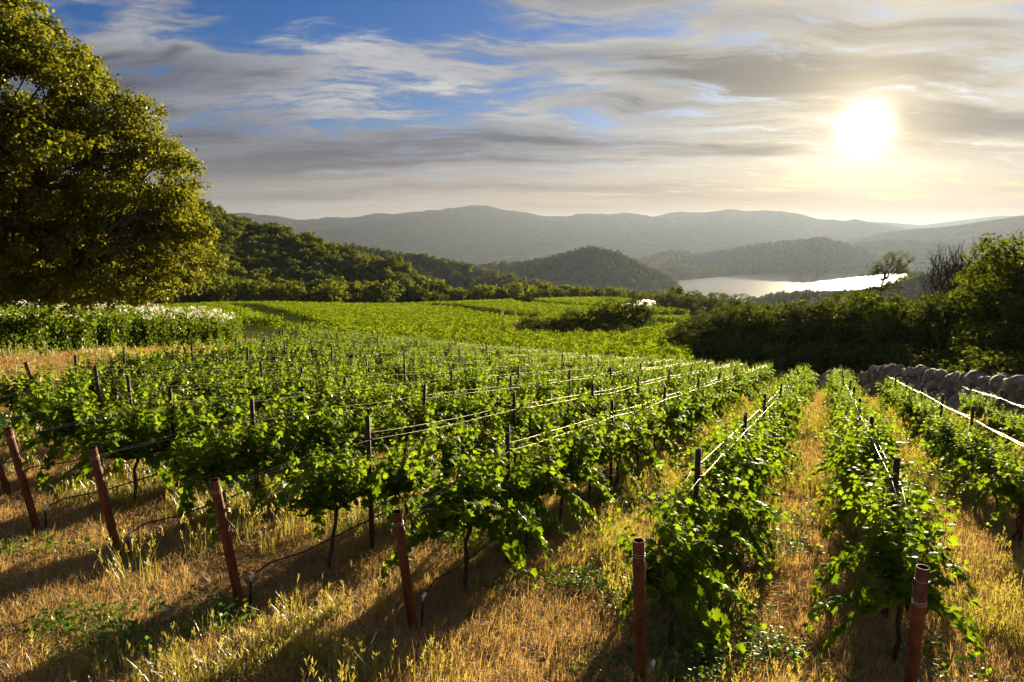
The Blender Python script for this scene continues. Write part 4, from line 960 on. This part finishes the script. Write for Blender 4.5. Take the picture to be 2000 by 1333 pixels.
# ------------------------------------------------------------------ white flowering patch beside the oak
def build_patch():
    r = np.random.RandomState(17); vs = []
    for k in range(4):
        g = Geo()
        for st in range(9):
            b = r.normal(size=2) * .16; tip = np.array([b[0] + r.normal() * .14, b[1] + r.normal() * .14, r.uniform(.8, 1.25)]); n = 26; f = r.rand(n); pos = np.array([b[0], b[1], 0]) * (1 - f)[:, None] + tip * f[:, None] + r.normal(size=(n, 3)) * .06
            leaf_cards(g, pos, rand_unit(r, n) + [0, 0, .2], unit(rand_unit(r, n) + [0, 0, .7]), .13 * r.uniform(.6, 1.3, n), DIAMOND * [.8, 1, 1], DIAMOND_F, r.rand(n))
        vs.append(g.mesh('patch_plant', [M['patch_leaf']]))
    fs = []
    for k in range(3):
        g = Geo(); g.tube([[0, 0, 0], [.02, 0, .15], [.0, .02, .34]], [.006, .005, .004], 4); n = 16; a = r.rand(n) * 6.28; q = r.rand(n) ** .5 * .10
        leaf_cards(g, np.stack([np.cos(a) * q, np.sin(a) * q, .34 + .03 * r.normal(size=n)], -1), np.stack([np.cos(a), np.sin(a), .3 * np.ones(n)], -1), unit(np.array([0, 0, 1.]) + r.normal(size=(n, 3)) * .4), .085, DIAMOND * [1.3, 1, 1], DIAMOND_F, r.rand(n))
        fs.append(mesh_from('flower', np.concatenate(g.V), [np.concatenate(g.F[x]) for x in sorted(g.F)], [M['petal']], False, np.full(sum(len(np.concatenate(g.F[x])) for x in g.F), .5)))
    poly = np.array([at(px, 660, D)[:2] for px, D in ((-120, 31.5), (60, 35), (200, 38.5), (330, 42), (435, 45.5), (458, 47))])
    back = [np.array([q[0], q[1]]) * f for q, f in zip(poly[::-1], (1.10, 1.16, 1.22, 1.3, 1.4, 1.45))]; poly = np.concatenate([poly, back])
    lo, hi = poly.min(0), poly.max(0); XY = r.uniform(lo, hi, (26000, 2)); XY = XY[in_poly(XY[:, 0], XY[:, 1], poly)][:2900]; z = terrain(XY[:, 0], XY[:, 1]); m = len(XY)
    px, _ = project(np.column_stack([XY, z])); s = np.interp(px, [-100, 60, 150, 460], [.95, 1.15, 1.35, 1.25]) * r.uniform(.8, 1.15, m)
    gn_scatter('flower_patch', 'tall leafy green plants in front of the oak', np.column_stack([XY, z]), np.stack([r.normal(size=m) * .06, r.normal(size=m) * .06, r.rand(m) * 6.28], -1), s, r.randint(0, 4, m), vs)
    pr = np.interp(px, [-50, 100, 200, 460], [.02, .03, .12, .20]); w = r.rand(m) < pr; XY2 = np.concatenate([XY[w], XY[w] + r.normal(size=(w.sum(), 2)) * .2]); s2 = np.concatenate([s[w], s[w]]); m2 = len(XY2)
    gn_scatter('white_flowers', 'white flower heads topping the plants in front of the oak', np.column_stack([XY2, terrain(XY2[:, 0], XY2[:, 1]) + s2 * r.uniform(.78, 1.28, m2)]), np.stack([r.normal(size=m2) * .25, r.normal(size=m2) * .25, r.rand(m2) * 6.28], -1), r.uniform(.8, 1.4, m2), r.randint(0, 3, m2), fs)
    print('patch', m, m2)
build_patch()

# ------------------------------------------------------------------ grass, straw and weeds
def blades(g, r, n, h0, h1, spread, lean, w, var0=0, var1=1, base=0.05):
    b = np.concatenate([r.normal(size=(n, 2)) * base, np.zeros((n, 1))], 1); a = r.rand(n) * 6.28; h = r.uniform(h0, h1, n); ln = r.rand(n) * lean * h
    d = np.stack([np.cos(a), np.sin(a), np.zeros(n)], -1); sd = np.stack([-np.sin(a), np.cos(a), np.zeros(n)], -1) * (w * r.uniform(.6, 1.3, n))[:, None]
    mid = b + d * (ln * .35)[:, None] + np.stack([0 * h, 0 * h, h * .6], -1); tip = b + d * ln[:, None] + np.stack([0 * h, 0 * h, h * (1 - .25 * lean * r.rand(n))], -1)
    V = np.stack([b - sd, b + sd, mid + sd * .7, mid - sd * .7, tip], 1).reshape(-1, 3); k = np.arange(n)[:, None] * 5
    g.add(V, k + np.array([[0, 1, 2, 3]]), var=np.repeat(r.uniform(var0, var1, n), 1)); g.F.setdefault(3, []).append(k + np.array([[3, 2, 4]]) + g.n - len(V)); g.var.setdefault(3, []).append(r.uniform(var0, var1, n))
    return tip
def seed_heads(g, r, tips, L=.07):
    for p in tips:
        n = 10; f = np.linspace(0, 1, n); ax = np.tile([0, 0, 1.0], (n, 1)) + r.normal(size=(n, 3)) * .35
        leaf_cards(g, p + np.stack([0 * f, 0 * f, f * L - .02], -1), ax, rand_unit(r, n), .045, DIAMOND * [.30, 1, 1], DIAMOND_F, np.full(n, .9))
def build_grass():
    r = np.random.RandomState(23); dry, green, tall, straw, weed = [], [], [], [], []
    for k in range(4):
        g = Geo(); blades(g, r, 34, .04, .16, 0, 1.1, .0026, base=.07); dry.append(g.mesh('dry_tuft', [M['grass_dry']]))
        g = Geo(); t_ = blades(g, r, 30, .10, .34, 0, .7, .0034, base=.05); seed_heads(g, r, t_[:3], .06); green.append(g.mesh('green_tuft', [M['grass_green']]))
        g = Geo(); t_ = blades(g, r, 22, .22, .52, 0, .45, .0034, base=.06); seed_heads(g, r, t_[:9], .09); tall.append(g.mesh('tall_tuft', [M['grass_green']]))
        g = Geo(); n = 90; pos = np.column_stack([r.uniform(-.22, .22, (n, 2)), r.uniform(.002, .03, n)]); ax = np.column_stack([r.normal(size=(n, 2)), r.normal(size=n) * .22]); nor = unit(np.array([0, 0, 1.]) + r.normal(size=(n, 3)) * .5)
        leaf_cards(g, pos, ax, nor, r.uniform(.04, .16, n), DIAMOND * [.055, 1, .3], DIAMOND_F, r.rand(n))
        n = 14; pos = np.column_stack([r.uniform(-.22, .22, (n, 2)), r.uniform(.004, .03, n)]); leaf_cards(g, pos, rand_unit(r, n) * [1, 1, .2], unit(np.array([0, 0, 1.]) + r.normal(size=(n, 3)) * .5), r.uniform(.02, .05, n), DIAMOND * [.8, 1, 1], DIAMOND_F, r.rand(n)); straw.append(g.mesh('straw_bed', [M['straw']]))
        g = Geo(); n = 130; a = r.rand(n) * 6.28; q = r.rand(n) ** .6 * .20; pos = np.stack([np.cos(a) * q, np.sin(a) * q, r.rand(n) * .22 * (1.15 - q / .2)], -1); leaf_cards(g, pos, np.stack([np.cos(a), np.sin(a), r.uniform(-.3, .6, n)], -1), unit(np.array([0, 0, 1.]) + r.normal(size=(n, 3)) * .5), r.uniform(.02, .05, n), DIAMOND * [1.1, 1, 1], DIAMOND_F, r.rand(n)); weed.append(g.mesh('weed', [M['weed_leaf']]))
    def pts(n, d0, d1, power, dens=None, seed=0, thr=0):
        q = np.random.RandomState(seed); az = np.radians(q.uniform(-42, 42, n)); D = d0 + (d1 - d0) * q.rand(n) ** power; X = D * np.sin(az); Y = D * np.cos(az)
        if dens: w = dens(X, Y) > thr + q.normal(size=n) * .12; X, Y = X[w], Y[w]
        pe = X * PD[0] + Y * PD[1]; al = X * RD[0] + Y * RD[1]; return X, Y, pe, al
    def put(name, label, n, d0, d1, power, dens, thr, seed, vs, s0, s1, keep=None):
        X, Y, pe, al = pts(n, d0, d1, power, dens, seed, thr)
        if keep is not None: w = keep(X, Y, pe, al); X, Y = X[w], Y[w]
        q = np.random.RandomState(seed + 1); m = len(X); tx = np.full(m, math.atan(-GY) * 0); rot = np.stack([q.normal(size=m) * .08, q.normal(size=m) * .08, q.rand(m) * 6.28], -1)
        if vs is straw: rot[:, 0] = -math.atan(.143); rot[:, 1] = math.atan(.04); rot[:, 2] = q.choice([0, math.pi / 2 * 0, math.pi * 0], m)
        s = q.uniform(s0, s1, m) * (np.clip(np.hypot(X, Y) / 14, 1, 1.5)); gn_scatter(name, label, np.column_stack([X, Y, terrain(X, Y)]), rot, s, q.randint(0, 4, m), vs); print(name, m)
    c1 = lambda X, Y: fbm(X * .8 + 3, Y * .8, 3); c2 = lambda X, Y: fbm(X * .6 + 31, Y * .6 + 7, 3); c3 = lambda X, Y: fbm(X * .9 + 61, Y * .9 + 17, 3)
    inblock = lambda X, Y, pe, al: (pe < 12)
    put('straw_litter', 'straw and leaf litter covering the slope', 24000, 3.2, 34, 1.0, None, 0, 40, straw, .8, 1.3)
    put('dry_grass', 'short dry golden grass between the vine rows', 34000, 3.2, 44, 1.1, c1, -.3, 41, dry, .7, 1.3)
    put('green_grass', 'yellow green grass tufts between the vine rows', 15000, 3.2, 44, 1.15, c2, .26, 42, green, .7, 1.25)
    put('tall_grass', 'tall seeding grass at the feet of the posts', 4200, 3.3, 26, .9, c3, .30, 43, tall, .7, 1.2)
    # leafy weeds, thickest at the bottom right between the two nearest posts
    put('weeds', 'leafy green weeds among the dry grass', 5200, 3.3, 24, 1.0, lambda X, Y: fbm(X * .55 + 81, Y * .55 + 9, 3) + .30 * np.exp(-((X - 1.9) ** 2 / 1.4 + (Y - 4.6) ** 2 / 1.6)), .34, 44, weed, .7, 1.5)
build_grass()
print('t all', time.time() - T0)
